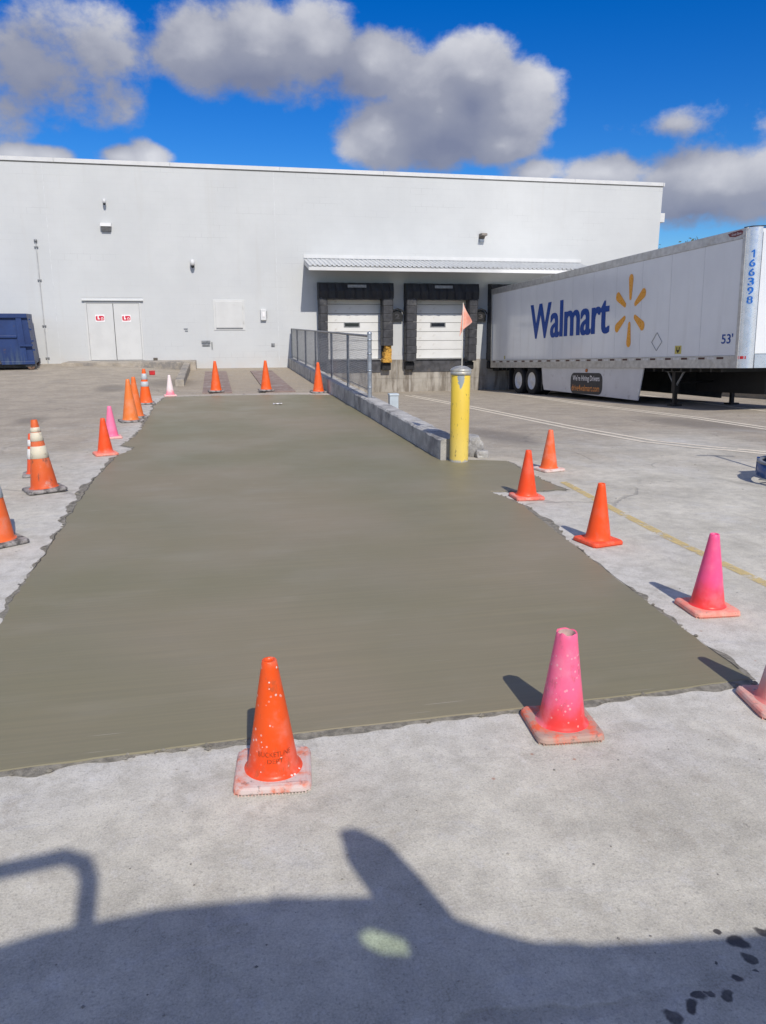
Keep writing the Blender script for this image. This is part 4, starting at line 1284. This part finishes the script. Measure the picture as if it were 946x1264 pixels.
# ------------------------------------------------------------------ semi-trailer
def build_trailer():
    hd = R(3.038)
    L, W, H = 13.444, 2.60, 2.85
    zr, zf = -.03, .70
    tilt = math.atan((zf - zr) / L)
    ax = Vector((math.sin(hd) * math.cos(tilt), -math.cos(hd) * math.cos(tilt), math.sin(tilt)))
    ay = Vector((math.cos(hd), math.sin(hd), 0))
    az = ax.cross(ay)
    t = thing('semi_trailer', 'white box semi trailer with blue lettering backed up to the dock', 'trailer')
    t.matrix_world = Matrix(((ax.x, ay.x, az.x, 10.19), (ax.y, ay.y, az.y, 27.9), (ax.z, ay.z, az.z, zr), (0, 0, 0, 1)))
    nw = NB('trailer_white')
    O = nw.obj
    c = nw.mix(nw.ss(nw.noise(.7, 5, .6, O), .3, .7), (.70, .71, .72), (.76, .77, .775))
    c = nw.mix(nw.mth('MULTIPLY', nw.ss(nw.noise(1.0, 6, .6, O, (2.6, 1, .35)), .52, .75), .18), c, (.50, .49, .47))
    nw.set('Base Color', c); nw.set('Roughness', nw.ss(nw.noise(1.5, 4, .5, O), .3, .7, .10, .20))
    nw.set('Specular IOR Level', .7)
    nw.bump(nw.noise(1.0, 2, .5, O, (1.2, 1, .7)), .05, .02)
    white = nw.m
    alu = plain('trailer_aluminium', (.52, .515, .50), .42, .12, 8, metal=.55, dirt=(.40, .37, .33), dirt_amt=.35)
    alu_b = plain('corner_aluminium', (.66, .69, .72), .30, .06, 6, metal=.55)
    nr_ = NB('roof_aluminium')
    nr_.set('Base Color', (.88, .88, .88)); nr_.set('Metallic', 1.0); nr_.set('Roughness', .09)
    nr_.bump(nr_.noise(1.0, 2, .5, nr_.obj, (1.9, .45, 1)), .16, .02)
    roofm = nr_.m
    rc = .24
    # core box with rounded nose corners
    def plan(off):
        pts = [(0.02, off), (L - rc, off)]
        for k in range(1, 9):
            a = R(-90 + 90 * k / 8)
            pts.append((L - rc + (rc - off) * math.cos(a), rc + (rc - off) * math.sin(a)))
        for k in range(0, 9):
            a = R(90 * k / 8)
            pts.append((L - rc + (rc - off) * math.cos(a), W - rc + (rc - off) * math.sin(a)))
        pts.append((0.02, W - off))
        return pts
    MB().prism(plan(.012), .06, H - .03, 'z').build('box_body', white, t)
    # side sheets
    xs0, xs1 = .16, L - rc - .035
    N = 11
    pw = (xs1 - xs0) / N
    for side in (0, 1):
        sm_ = MB().box(.004, pw - .004, -.004, .006, .272, 2.648) if side == 0 else MB().box(.004, pw - .004, W - .006, W + .004, .272, 2.648)
        me = sm_.mesh('side_panel'); me.materials.append(white)
        for k in range(N):
            o = link('side_panel', me, None, t)
            o.location = (xs0 + k * pw, 0, 0)
        sgn = -1 if side == 0 else 1
        yb = 0 if side == 0 else W
        seam = MB()
        for k in range(N + 1):
            x = xs0 + k * pw
            seam.box(x - .003, x + .003, yb + sgn * .0002 - .004, yb + sgn * .0002 + .004, .272, 2.648)
        seam.build('panel_seams', plain('seam_sealant', (.40, .41, .42), .6), t)['kind'] = 'stuff'
        y0, y1 = (-.016, .02) if side == 0 else (W - .02, W + .016)
        MB().box(.0, L - rc - .01, y0, y1, .0, .268).build('bottom_rail', alu, t, .004)
        MB().box(.0, L - rc - .01, y0, y1, 2.652, H).build('top_rail', alu, t, .006)
        yy0, yy1 = (-.019, -.016) if side == 0 else (W + .016, W + .019)
        MB().box(.02, L - rc - .03, yy0, yy1, .0, .012).build('rail_lip', alu, t)
        riv = MB()
        x = .08
        while x < L - rc - .05:
            for z in (.052, .115, .245, 2.69, 2.80):
                riv.box(x - .005, x + .005, yy0 - .001, yy1, z - .005, z + .005)
            x += .1016
        stuff(riv.build('rivets', alu, t))
        # vertical rivet rows on the sheets
        rv = MB()
        for k in range(N * 2):
            x = xs0 + k * pw / 2 + pw / 4
            z = .33
            while z < 2.62:
                rv.box(x - .004, x + .004, (yb - .0065) if side == 0 else yb + .004, (yb - .004) if side == 0 else yb + .0065, z - .004, z + .004)
                z += .10
        stuff(rv.build('sheet_rivets', white, t))
    # nose corner posts and front wall
    def cyl(r, a0, a1, z0, z1, cy, n=10):
        mb = MB()
        v = []
        for k in range(n + 1):
            a = R(a0 + (a1 - a0) * k / n)
            v += [(L - rc + r * math.cos(a), cy + r * math.sin(a), z0), (L - rc + r * math.cos(a), cy + r * math.sin(a), z1)]
        f = [(2 * k, 2 * k + 2, 2 * k + 3, 2 * k + 1) for k in range(n)]
        return mb.add(v, f, True)
    cyl(rc + .006, -90, 0, .0, H, rc).build('corner_post', alu_b, t)
    cyl(rc + .006, 0, 90, .0, H, W - rc).build('corner_post', alu_b, t)
    MB().box(L - rc - .02, L - rc + .06, -.014, .004, .0, H).build('corner_trim', alu, t)
    MB().box(L + .002, L + .012, rc + .01, W - rc - .01, .30, H - .10).build('front_wall', white, t)
    MB().box(L + .002, L + .03, rc + .01, W - rc - .01, .0, .28).build('front_rail', alu_b, t)
    rfm = MB()
    nr = 6
    pts = [(y, H + .001 + .03 * math.sin(math.pi * y / W)) for y in [W * k / nr for k in range(nr + 1)]]
    rfm.prism(pts + [(W, H - .02), (0, H - .02)], .01, L - .12, 'x')
    rfm.build('roof', roofm, t)
    MB().tube([(L - rc - .02, .0, H + .012), (L - .08, .06, H + .012), (L + .0, rc, H + .012), (L + .005, W - rc, H + .012)], .014, 6).build('roof_edge', M['black'], t)
    # marker lamps and reflector
    MB().box(L + .013, L + .02, rc + .06, rc + .30, .09, .21).build('front_reflector', M['stickerwhite'], t)
    red_r = plain('red_reflector', (.50, .015, .02), .35)
    dark_r = plain('dark_red_tape', (.055, .012, .012), .45)
    lite_r = plain('silver_tape', (.62, .62, .61), .4)
    x = .32
    k = 0
    tapem = {}
    for key, mt in (('d', dark_r), ('l', lite_r)):
        me = MB().box(-.11, .11, -.0185, -.0162, .192, .238).mesh('reflector_strip'); me.materials.append(mt); tapem[key] = me
    while x < L - rc - .2:
        o = link('reflector_strip', tapem['d' if k % 2 == 0 else 'l'], None, t)
        o.location = (x, 0, 0)
        x += .31; k += 1
    MB().add([(L - rc + (rc + .009) * math.cos(R(a)), rc + (rc + .009) * math.sin(R(a)), z) for a in (-78, -58, -38) for z in (.19, .25)], [(0, 2, 3, 1), (2, 4, 5, 3)]).build('corner_reflector', red_r, t)
    # lettering
    blue = plain('lettering_blue', (.008, .058, .29), .45, .04, spec=.2)
    gold = plain('lettering_yellow', (.78, .33, .02), .3, .04)
    tv, tf = text_verts('Walmart', .010, 1.0)
    wm = MB()
    for q, dx in enumerate((-.035, 0, .035)):      # three passes of the face give the heavy stroke
        wm.add([(3.305 + u * 4.82 + dx, -.0095 - q * .0005, .93 + w * 1.10) for u, w in tv], tf)
    wm.build('lettering', blue, t)
    cx_, cz_ = 9.12, 1.46
    for k in range(6):
        a = R(90 + 60 * k)
        ray_ = MB()
        pl = []
        r_in, r_out, w_in, w_out = .30, .93, .068, .128
        for q in range(7):
            b = R(-90 - 180 * q / 6) if False else R(90 + 180 * q / 6)
            pl.append((r_in + .05 + w_in * math.cos(b), w_in * math.sin(b)))
        for q in range(7):
            b = R(-90 + 180 * q / 6)
            pl.append((r_out - .09 + w_out * math.cos(b), w_out * math.sin(b)))
        P = [(cx_ + (u * math.cos(a) - w * math.sin(a)) * .80, cz_ + (u * math.sin(a) + w * math.cos(a)) * .96) for u, w in pl]
        ray_.prism(P, -.0095, -.0075)
        ray_.build('emblem_ray', gold, t)
    letter('length_mark', "53'", blue, t, 12.72, 13.08, .52, .73, -.0095, .012)
    def bend(p):
        x, y, z = p
        a = R(-90) + x / (rc + .006)
        r = rc + .010
        return (L - rc + r * math.cos(a), rc + r * math.sin(a), z)
    for k, ch in enumerate('166398'):
        zt = 2.40 - k * .185
        nm = plain('number_blue', (.01, .13, .50), .35) if k == 0 else bpy.data.materials['number_blue']
        if ch == '1':
            g1 = [(.222, zt - .155), (.252, zt - .155), (.252, zt), (.228, zt), (.185, zt - .03), (.185, zt - .055), (.222, zt - .034)]
            MB().add([bend((u, 0, w)) for u, w in g1], [(0, 1, 2, 3, 6), (3, 4, 5, 6)]).build('number', nm, t)
        else:
            letter('number', ch, nm, t, .155, .275, zt - .155, zt, 0, .03, fn=bend)
    em = MB().prism([(12.72, 2.80), (12.78, 2.735), (12.95, 2.71), (13.15, 2.735), (13.17, 2.80), (13.10, 2.825), (12.85, 2.815)], -.022, -.0165).build('maker_badge', plain('badge_red', (.16, .012, .016), .4), t)
    letter('badge_lettering', 'Great Dane', M['stickerwhite'], em, 12.84, 13.13, 2.745, 2.79, -.0235, .0)
    # hazard placard holder
    pc = MB()
    q = [(10.36, .86), (10.15, .63), (10.36, .42), (10.57, .63)]
    for i in range(4):
        a, b = q[i], q[(i + 1) % 4]
        pc.tube([(a[0], -.010, a[1]), (b[0], -.010, b[1])], .006, 5)
    pc.build('placard_frame', M['galv_d'], t)
    MB().box(11.10, 11.34, -.0085, -.005, .33, .52).build('ramp_sticker', plain('sticker_yellow', (.55, .46, .10), .5), t)
    MB().prism([(11.16, .49), (11.16, .40), (11.22, .345), (11.28, .40), (11.28, .49), (11.25, .49), (11.25, .42), (11.19, .42), (11.19, .49)], -.0105, -.009).build('sticker_mark', M['black'], t)
    MB().box(1.18, 1.28, -.0085, -.005, .30, .42).build('small_sticker', plain('sticker_olive', (.35, .33, .12), .5), t)
    # skirts
    skw = plain('skirt_panel', (.60, .595, .60), .45, .05, 2, dirt=(.42, .40, .38), dirt_amt=.2)
    for side in (0, 1):
        y0 = .02 if side == 0 else W - .05
        poly = [(4.12, -.002), (4.18, -.25), (4.22, -.50), (4.32, -.70), (9.62, -.835), (9.82, -.002)]
        sk = MB().prism(poly, y0, y0 + .03).build('side_skirt', skw if side == 0 else plain('skirt_far_dark', (.10, .10, .10), .7), t)  # far skirt has a much darker tone than the near one
        if side == 0:
            sg = MB().prism(rounded_rect(6.07, 7.87, -.755, -.145, .2, 6), y0 - .006, y0 - .001).build('sign_panel', plain('sign_navy', (.012, .016, .028), .4), sk)
            letter('sign_lettering', "We're Hiring Drivers", M['stickerwhite'], sg, 6.20, 7.72, -.42, -.215, y0 - .009, .006)
            letter('sign_lettering', 'drive4walmart.com', plain('sign_orange', (.80, .30, .06), .4), sg, 6.15, 7.72, -.67, -.49, y0 - .009, .004)
            MB().lathe([(.001, 0), (.05, .0), (.05, .03), (.001, .03)], 12, (7.0, y0 - .031, -.075), axis='y').build('marker_lamp', plain('amber_lens', (.55, .16, .02), .3), t)
    # floor frame, crossmembers, axles, suspension
    MB().box(.05, L - .05, .10, W - .10, .03, .058).build('floor', M['black'], t)
    fr = MB()
    for y in (.75, W - .85):
        fr.box(1.0, 5.2, y, y + .10, -.25, .028)
    fr.build('slider_frame', M['black'], t)
    cm = MB()
    x = .4
    while x < L - .5:
        cm.box(x - .03, x + .03, .12, W - .12, -.09, .027)
        x += .36
    stuff(cm.build('crossmembers', M['black'], t))
    tyre = plain('tyre_rubber', (.016, .016, .017), .85, .2, 12, bump=.3)
    rimm = plain('wheel_white', (.66, .66, .65), .4, .06, 6, dirt=(.30, .28, .26), dirt_amt=.25)
    wr = .465
    tm = rm = None
    for x in (2.31, 3.34):
        for (y0, sgn) in ((.03, 1), (W - .03, -1)):
            for dual in (0, 1):
                wz = -.435 + (0 if True else 0)
                w = bpy.data.objects.new('wheel', None); COL.objects.link(w); w.parent = t
                w.empty_display_size = .1
                w.location = (x, y0 + sgn * (.14 + dual * .32), wz)
                if sgn < 0:
                    w.rotation_euler = (0, 0, math.pi)
                if tm is None:
                    tm = MB().lathe([(.285, -.12), (.36, -.138), (.44, -.128), (wr, -.10), (wr, .10), (.44, .128), (.36, .138), (.285, .12)], 40, axis='y').mesh('tyre'); tm.materials.append(tyre)
                    rm = MB().lathe([(.286, -.12), (.275, -.118), (.262, -.06), (.20, -.045), (.10, -.085), (.075, -.12), (.001, -.125)], 32, axis='y').mesh('rim'); rm.materials.append(rimm)
                link('tyre', tm, None, w)
                link('rim', rm, None, w)
        MB().tube([(x, .2, -.435), (x, W - .2, -.435)], .065, 10).build('axle', M['black'], t)
    MB().box(3.98, 4.06, .08, .70, -.75, -.02).build('mud_flap', M['rubber'], t)
    MB().box(1.45, 1.48, .08, .70, -.78, -.02).build('mud_flap', M['rubber'], t)
    # landing gear
    for y in (.42, W - .50):
        lg = MB().box(10.54, 10.67, y - .065, y + .065, -.62, .0275)
        o = lg.build('landing_leg', M['black'], t)
        MB().box(10.565, 10.645, y - .045, y + .045, -.90, -.618).build('leg_tube', M['black'], o)
        MB().box(10.48, 10.73, y - .13, y + .13, -.935, -.898).build('leg_foot', M['black'], o)
        MB().tube([(10.58, y, -.45), (10.22, y, -.02)], .028, 6).build('leg_brace', M['galv_d'], o)
        MB().tube([(10.63, y, -.45), (10.98, y, -.02)], .028, 6).build('leg_brace', M['galv_d'], o)
        MB().box(10.26, 10.96, y - .08, y + .08, -.10, -.0905).build('leg_plate', M['galv_d'], o)
    MB().tube([(10.6, .42, -.35), (10.6, W - .5, -.35)], .025, 6).build('cross_shaft', M['black'], t)
    MB().box(9.95, 12.4, 1.5, 1.62, -.62, -.091).build('tool_tray', M['black'], t)
    hz = MB().tube([(13.0, W - .9, -.05), (13.1, W - .9, -.35), (12.96, W - .9, -.52), (13.12, W - .9, -.70), (13.25, W - .9, -.62)], .022, 6).build('air_hose', M['rubber'], t)
    MB().tube([(12.7, W - 1.0, -.09), (12.9, W - 1.0, -.40), (13.06, W - 1.0, -.30)], .018, 6).build('air_hose', M['rubber'], t)
    rear = MB().box(-.03, .06, -.01, .12, .0, H).box(-.03, .06, W - .12, W + .01, .0, H).box(-.03, .06, .12, W - .12, 2.70, H).build('rear_frame', alu, t)
build_trailer()

# ------------------------------------------------------------------ roll-off container
def build_rolloff():
    nb = NB('container_blue')
    O = nb.obj
    c = nb.mix(nb.ss(nb.noise(1.6, 6, .6, O), .3, .7), (.008, .028, .115), (.014, .045, .165))
    c = nb.mix(nb.mth('MULTIPLY', nb.ss(nb.xyz()[2], .8, .15), nb.ss(nb.noise(1, 7, .7, O, (7, 1, .9)), .45, .62)), c, (.055, .09, .15))
    c = nb.mix(nb.mth('MULTIPLY', nb.ss(nb.noise(5, 8, .7, O), .62, .70), .6), c, (.10, .06, .04))
    nb.set('Base Color', c); nb.set('Roughness', .5)
    nb.bump(nb.noise(3, 3, .5, O), .2, .02)
    blue = nb.m
    gx, gy = -5.55, 26.05
    z0 = gz(-6, 26.2)
    t = thing('rolloff_container', 'dark blue steel roll off waste container beside the white wall', 'waste container', (gx, gy, z0), R(8))
    L_, W_ = 6.4, 2.25
    zt = 1.70
    MB().prism([(-L_, .17), (.12 - .02, .17), (.0, zt - .1), (-L_, zt - .1)], .06, W_ - .06).build('body', blue, t, .01)
    MB().box(-L_ - .02, .0, -.02, .09, zt - .13, zt).build('top_rail', blue, t, .01)
    MB().box(-L_ - .02, .0, W_ - .09, W_ + .02, zt - .13, zt).build('top_rail', blue, t, .01)
    MB().box(-.11, .0, .091, W_ - .091, zt - .13, zt).build('top_rail', blue, t, .01)
    MB().box(-L_, .10, -.01, .08, .17, .27).build('bottom_rail', blue, t, .008)
    x = -.20
    k = 0
    while x > -L_:
        lean = .07
        MB().prism([(x - .11, .271), (x + .08 + (.02 if k == 0 else 0), .271), (x + .06 - lean * .3, zt - .131), (x - .12, zt - .131)], -.012 if k else -.005, .0598).build('side_rib', blue, t, .006)
        x -= .92; k += 1
    x = -.33
    while x > -L_ + 1:
        MB().box(x - .60, x - .01, .005, .0597, .98, 1.05).build('mid_rail', blue, t, .006)
        x -= .92
    for z in (.58, .85, 1.2, 1.5):
        MB().box(.04, .16 - (z - .2) * .06, .05, .25, z, z + .05).build('hinge', blue, t)
    MB().box(-.28, .10, -.06, -.013, .72, .78).build('side_hook', blue, t)
    MB().box(-L_, -.05, .35, .50, .05, .168).build('skid_rail', M['steel_dark'], t)
    MB().box(-L_, -.05, W_ - .50, W_ - .35, .05, .168).build('skid_rail', M['steel_dark'], t)
    rust = plain('rusty_steel', (.16, .10, .07), .8, .35, 12)
    for (wx, wy) in ((-.02, .06), (-.02, W_ - .20), (-L_ + .3, .06), (-L_ + .3, W_ - .20)):
        w = bpy.data.objects.new('wheel', None); COL.objects.link(w); w.parent = t; w.location = (wx, wy, .115)
        MB().lathe([(.03, 0), (.10, .0), (.115, .012), (.115, .13), (.10, .14), (.03, .14)], 20, axis='y').build('tyre', rust, w)
        MB().lathe([(.001, -.02), (.032, -.02), (.034, .16), (.001, .16)], 10, axis='y').build('hub', M['steel_dark'], w)
        MB().box(-.16, .16, -.012, -.004, -.01, .16).build('wheel_bracket', M['steel_dark'], w)
    MB().tube([(-.95, -.04, .16), (-1.02, -.05, .35), (-.92, -.05, .42), (-.86, -.04, .2)], .03, 6).build('latch', M['steel_dark'], t)
build_rolloff()

# ------------------------------------------------------------------ power trowel
def build_trowel():
    t = thing('power_trowel', 'blue walk behind power trowel with round guard ring on the yard concrete', 'power trowel', (5.98, 6.78, 0), 0)
    blue = plain('machine_blue', (.012, .06, .22), .35, .1, 6, dirt=(.30, .29, .27), dirt_amt=.3)
    RR = .46
    g = MB().lathe([(RR - .006, .07), (RR + .004, .07), (RR + .004, .21), (RR - .006, .21), (RR - .006, .07)], 48)
    ring_ = g.build('guard_ring', blue, t)
    MB().lathe([(RR - .035, .212), (RR + .014, .212), (RR + .014, .232), (RR - .035, .232), (RR - .035, .212)], 48).build('ring_rim', M['galv_d'], ring_)
    for k in range(8):
        a = 2 * math.pi * k / 8
        MB().box(RR - .012, RR + .016, -.012, .012, .085, .245).build('ring_stay', blue, ring_).rotation_euler = (0, 0, a)
    for k in range(4):
        a = 2 * math.pi * k / 4 + .3
        MB().tube([(.08, 0, .24), (RR, 0, .235)], .012, 6).build('guard_spoke', blue, t).rotation_euler = (0, 0, a)
        MB().prism([(.06, -.07), (.43, -.07), (.43, .07), (.06, .07)], .001, .006, 'z').build('trowel_blade', M['galv_d'], t).rotation_euler = (0, 0, a + .4)
        MB().tube([(.0, 0, .05), (.40, 0, .03)], .014, 6).build('blade_arm', M['steel_dark'], t).rotation_euler = (0, 0, a + .4)
    MB().lathe([(.001, .02), (.11, .03), (.12, .22), (.08, .28), (.001, .30)], 20).build('gearbox', M['steel_dark'], t)
    en = MB().box(-.20, .22, -.17, .17, .302, .50).build('engine', plain('engine_dark', (.05, .05, .055), .5), t, .02)
    MB().box(-.18, .16, -.15, .15, .503, .60).build('fuel_tank', blue, en, .04)
    MB().lathe([(.001, 0), (.10, .0), (.11, .02), (.10, .06), (.001, .07)], 18, (.221, 0, .40), axis='x').build('starter_cover', blue, en)
    h = MB().tube([(.10, .10, .30), (.22, .28, .85), (.30, .42, 1.25)], .018, 8).build('handle', M['steel_dark'], t)
    MB().tube([(.10, .50, 1.24), (.30, .42, 1.25), (.52, .34, 1.24)], .016, 8).build('handle_bar', M['steel_dark'], h)
build_trowel()

# ------------------------------------------------------------------ far retaining wall, trees
far = thing('far_wall', 'low brown grey block wall along the yard edge beyond the trailer', 'wall', (15.35, 0, 0))
mfar = kerb_material('far_wall_block', (.24, .21, .17), (.34, .30, .25))
for i in range(12):
    y0 = 6 + i * 2.0
    z = gz(14, y0 + 1)
    MB().box(-.12, .14, y0 + .006, y0 + 1.994, z - .25, z + .38).build('block', mfar, far, .012)
    MB().box(-.12, .14, y0 + .006, y0 + 1.994, z + .388, z + .78).build('block', mfar, far, .012)
    MB().box(-.17, .19, y0 + .003, y0 + 1.997, z + .785, z + .86).build('cap_stone', M['kerb_tan'], far, .012)

def tree(x, y, h, rad, label, seed, hue):
    rr = random.Random(seed)
    t = thing('tree', label, 'tree', (x, y, gz(x, y) - .05), 0, 'trees behind the warehouse corner')
    bark = plain('bark_%d' % seed, (.10, .075, .055), .9, .3, 8, bump=.6)
    tr = MB().tube([(0, 0, 0), (.05, .04, h * .25), (-.05, .08, h * .5), (0, 0, h * .82)], [.24, .19, .13, .04], 8)
    limbs = []
    for k in range(11):
        a = rr.uniform(0, 6.28); z = h * rr.uniform(.3, .75)
        l = rad * rr.uniform(.5, .95)
        e = Vector((math.cos(a) * l, math.sin(a) * l, z + l * rr.uniform(.4, .9)))
        m = Vector((math.cos(a) * l * .45, math.sin(a) * l * .45, z + l * .2))
        tr.tube([(0, 0, z), m, e], [.08, .055, .02], 6)
        limbs += [m.lerp(e, .5), e]
    tr.build('trunk', bark, t)
    n = NB('leaf_%d' % seed)
    n.set('Base Color', n.mix(n.ss(n.noise(.9, 5, .6), .35, .65), tuple(v * .6 for v in hue), hue))
    n.set('Roughness', .6)
    lv = MB()
    for k in range(46):
        if k < len(limbs):
            c = limbs[k]
        else:
            a = rr.uniform(0, 6.28); q = rr.random() ** .5 * rad
            c = Vector((math.cos(a) * q, math.sin(a) * q, h * rr.uniform(.45, .97) - q * .25))
        cr = rad * rr.uniform(.16, .34)
        for _ in range(85):
            d = Vector((rr.gauss(0, 1), rr.gauss(0, 1), rr.gauss(0, .8))) * cr * .55
            p = c + d
            s = rr.uniform(.07, .15)
            u = Vector((rr.gauss(0, 1), rr.gauss(0, 1), rr.gauss(0, 1))).normalized()
            w = u.orthogonal().normalized()
            lv.add([p - u * s, p + w * s * .45, p + u * s, p - w * s * .45], [(0, 1, 2, 3)])
    stuff(lv.build('crown', n.m, t))
tree(27.2, 45, 5.5, 2.6, 'grey green tree top showing past the warehouse corner', 11, (.075, .095, .04))
tree(30.4, 46, 5.0, 2.3, 'dull green tree just beyond the warehouse corner over the trailer roof', 12, (.085, .10, .045))
tree(36.6, 50, 7.3, 2.0, 'thin dark tree tip poking up over the trailer nose', 13, (.06, .075, .035))
tree(33.2, 52, 5.9, 2.6, 'olive tree low behind the middle of the trailer roof', 14, (.09, .10, .04))

# ------------------------------------------------------------------ dump truck behind the photographer (throws the shadow on the apron)
def build_truck():
    YS = -.70
    t = thing('dump_truck', 'dump truck whose cab, grab rail and guard cast the shadow across the old concrete', 'truck', (0, YS, 0))
    paint = plain('truck_white', (.70, .70, .68), .3, .04, 2, coat=.5)
    body = plain('truck_body_grey', (.20, .21, .22), .5, .15, 3)
    D = -2.15
    cab = [(-1.55, .75), (.50, .75), (.50, 2.455), (.33, 2.51), (.05, 2.53), (-.26, 2.51), (-.42, 2.475), (-.70, 2.40), (-.95, 2.20), (-1.45, 1.62), (-1.55, 1.58)]
    MB().prism(cab, D, 0).build('cab', paint, t, .03)
    MB().prism([(-2.75, .80), (-1.56, .80), (-1.56, 1.57), (-2.5, 1.44), (-2.72, 1.30)], D + .12, -.12).build('hood', paint, t, .06)
    MB().prism([(-1.22, 1.60), (-.40, 1.60), (-.40, 2.25), (-.82, 2.22)], .002, .012).build('side_window', M['glassdark'], t)
    MB().prism([(-.30, 1.60), (.30, 1.60), (.30, 2.28), (-.30, 2.26)], .002, .012).build('side_window', M['glassdark'], t)
    MB().box(-2.86, -2.756, D + .05, -.05, .55, .85).build('bumper', M['galv'], t, .02)
    MB().box(-1.6, 4.6, D + .5, -.5, .55, .748).build('chassis', M['black'], t)
    # grab rail hoop over the cab
    MB().tube([(-.155, -.03, 2.50), (-.150, -.03, 2.70), (-.170, -.03, 2.775), (-.23, -.03, 2.815), (-.44, -.03, 2.785), (-.70, -.03, 2.735), (-1.0, -.03, 2.66), (-1.1, -.03, 2.55), (-1.1, -.03, 2.1)], .030, 10).build('grab_rail', M['black'], t)
    # wing of the cab guard with a small tinted opening
    hole = [(.57, 2.315), (.61, 2.330), (.69, 2.27), (.68, 2.215), (.61, 2.235), (.575, 2.27)]
    outer = [(.36, 2.495), (.465, 2.47), (.65, 2.435), (.62, 2.60), (.635, 2.735), (.69, 2.74), (.77, 2.65), (.815, 2.48), (.85, 2.31), (.91, 2.26), (1.02, 2.19), (1.14, 2.165), (1.14, 1.2), (.36, 1.2)]
    bm = bmesh.new()
    ring_o = [bm.verts.new((x, 0, z)) for x, z in outer]
    ring_i = [bm.verts.new((x, 0, z)) for x, z in hole]
    ed = []
    for rg in (ring_o, ring_i):
        for i in range(len(rg)):
            ed.append(bm.edges.new((rg[i], rg[(i + 1) % len(rg)])))
    bmesh.ops.triangle_fill(bm, use_beauty=True, edges=ed, normal=(0, -1, 0))
    ex = bmesh.ops.extrude_face_region(bm, geom=bm.faces[:])
    bmesh.ops.translate(bm, vec=(0, -.012, 0), verts=[g for g in ex['geom'] if isinstance(g, bmesh.types.BMVert)])
    bmesh.ops.recalc_face_normals(bm, faces=bm.faces)
    m = bpy.data.meshes.new('cab_guard'); bm.to_mesh(m); bm.free()
    gd = link('cab_guard', m, body, t)
    gd.location = (-.006, .055, -.051)
    gl = bpy.data.materials.new('tinted_glass'); gl.use_nodes = True
    nt = gl.node_tree; nt.nodes.clear()
    tr = nt.nodes.new('ShaderNodeBsdfTransparent'); tr.inputs[0].default_value = (.80, .90, .74, 1)
    ou = nt.nodes.new('ShaderNodeOutputMaterial'); nt.links.new(tr.outputs[0], ou.inputs[0])
    MB().box(.55, .71, -.008, -.005, 2.20, 2.34).build('guard_window', gl, gd)
    # dump body
    MB().prism([(1.03, .95), (4.8, .95), (4.8, 1.96), (1.66, 2.10), (1.33, 2.14), (1.03, 2.185)], D, 0).build('dump_body', body, t, .02)
    for x in (1.6, 2.3, 3.0, 3.7, 4.4):
        MB().box(x - .05, x + .05, .001, .06, 1.0, 1.90).build('side_post', body, t)
    tm = plain('truck_tyre', (.015, .015, .016), .85)
    for (x, y) in ((-2.05, -.14), (-2.05, D + .14), (3.0, -.16), (3.0, D + .16)):
        w = bpy.data.objects.new('wheel', None); COL.objects.link(w); w.parent = t; w.location = (x, y, .48)
        MB().lathe([(.28, -.13), (.42, -.14), (.478, -.10), (.478, .10), (.42, .14), (.28, .13)], 28, axis='y').build('tyre', tm, w)
        MB().lathe([(.281, -.10), (.18, -.03), (.001, -.02), (.001, .02), (.18, .03), (.281, .10)], 24, axis='y').build('rim', M['galv'], w)
build_truck()

# ------------------------------------------------------------------ loose grit on the old concrete
def build_grit():
    rr = random.Random(9)
    mb = MB()
    for _ in range(420):
        y = 1.2 + 10 * rr.random() ** 1.6
        x = rr.uniform(-3.5, 6.5) if y > 2.7 else rr.uniform(-1.5, 2.6)
        if -1.33 < x < 2.75 and y > 2.8 or (2.7 < x < 3.5 and 6.9 < y < 9.4):
            continue
        s = rr.uniform(.0015, .0045) * (1 + .12 * y)
        lump(mb, (x, y, gz(x, y) + s * .3), s, rr)
    o = mb.build('loose_grit', plain('grit_stone', (.26, .25, .23), .9, .4, 30))
    stuff(o)
    tag(o, 'loose sand and grit scattered over the old concrete', 'grit')
build_grit()
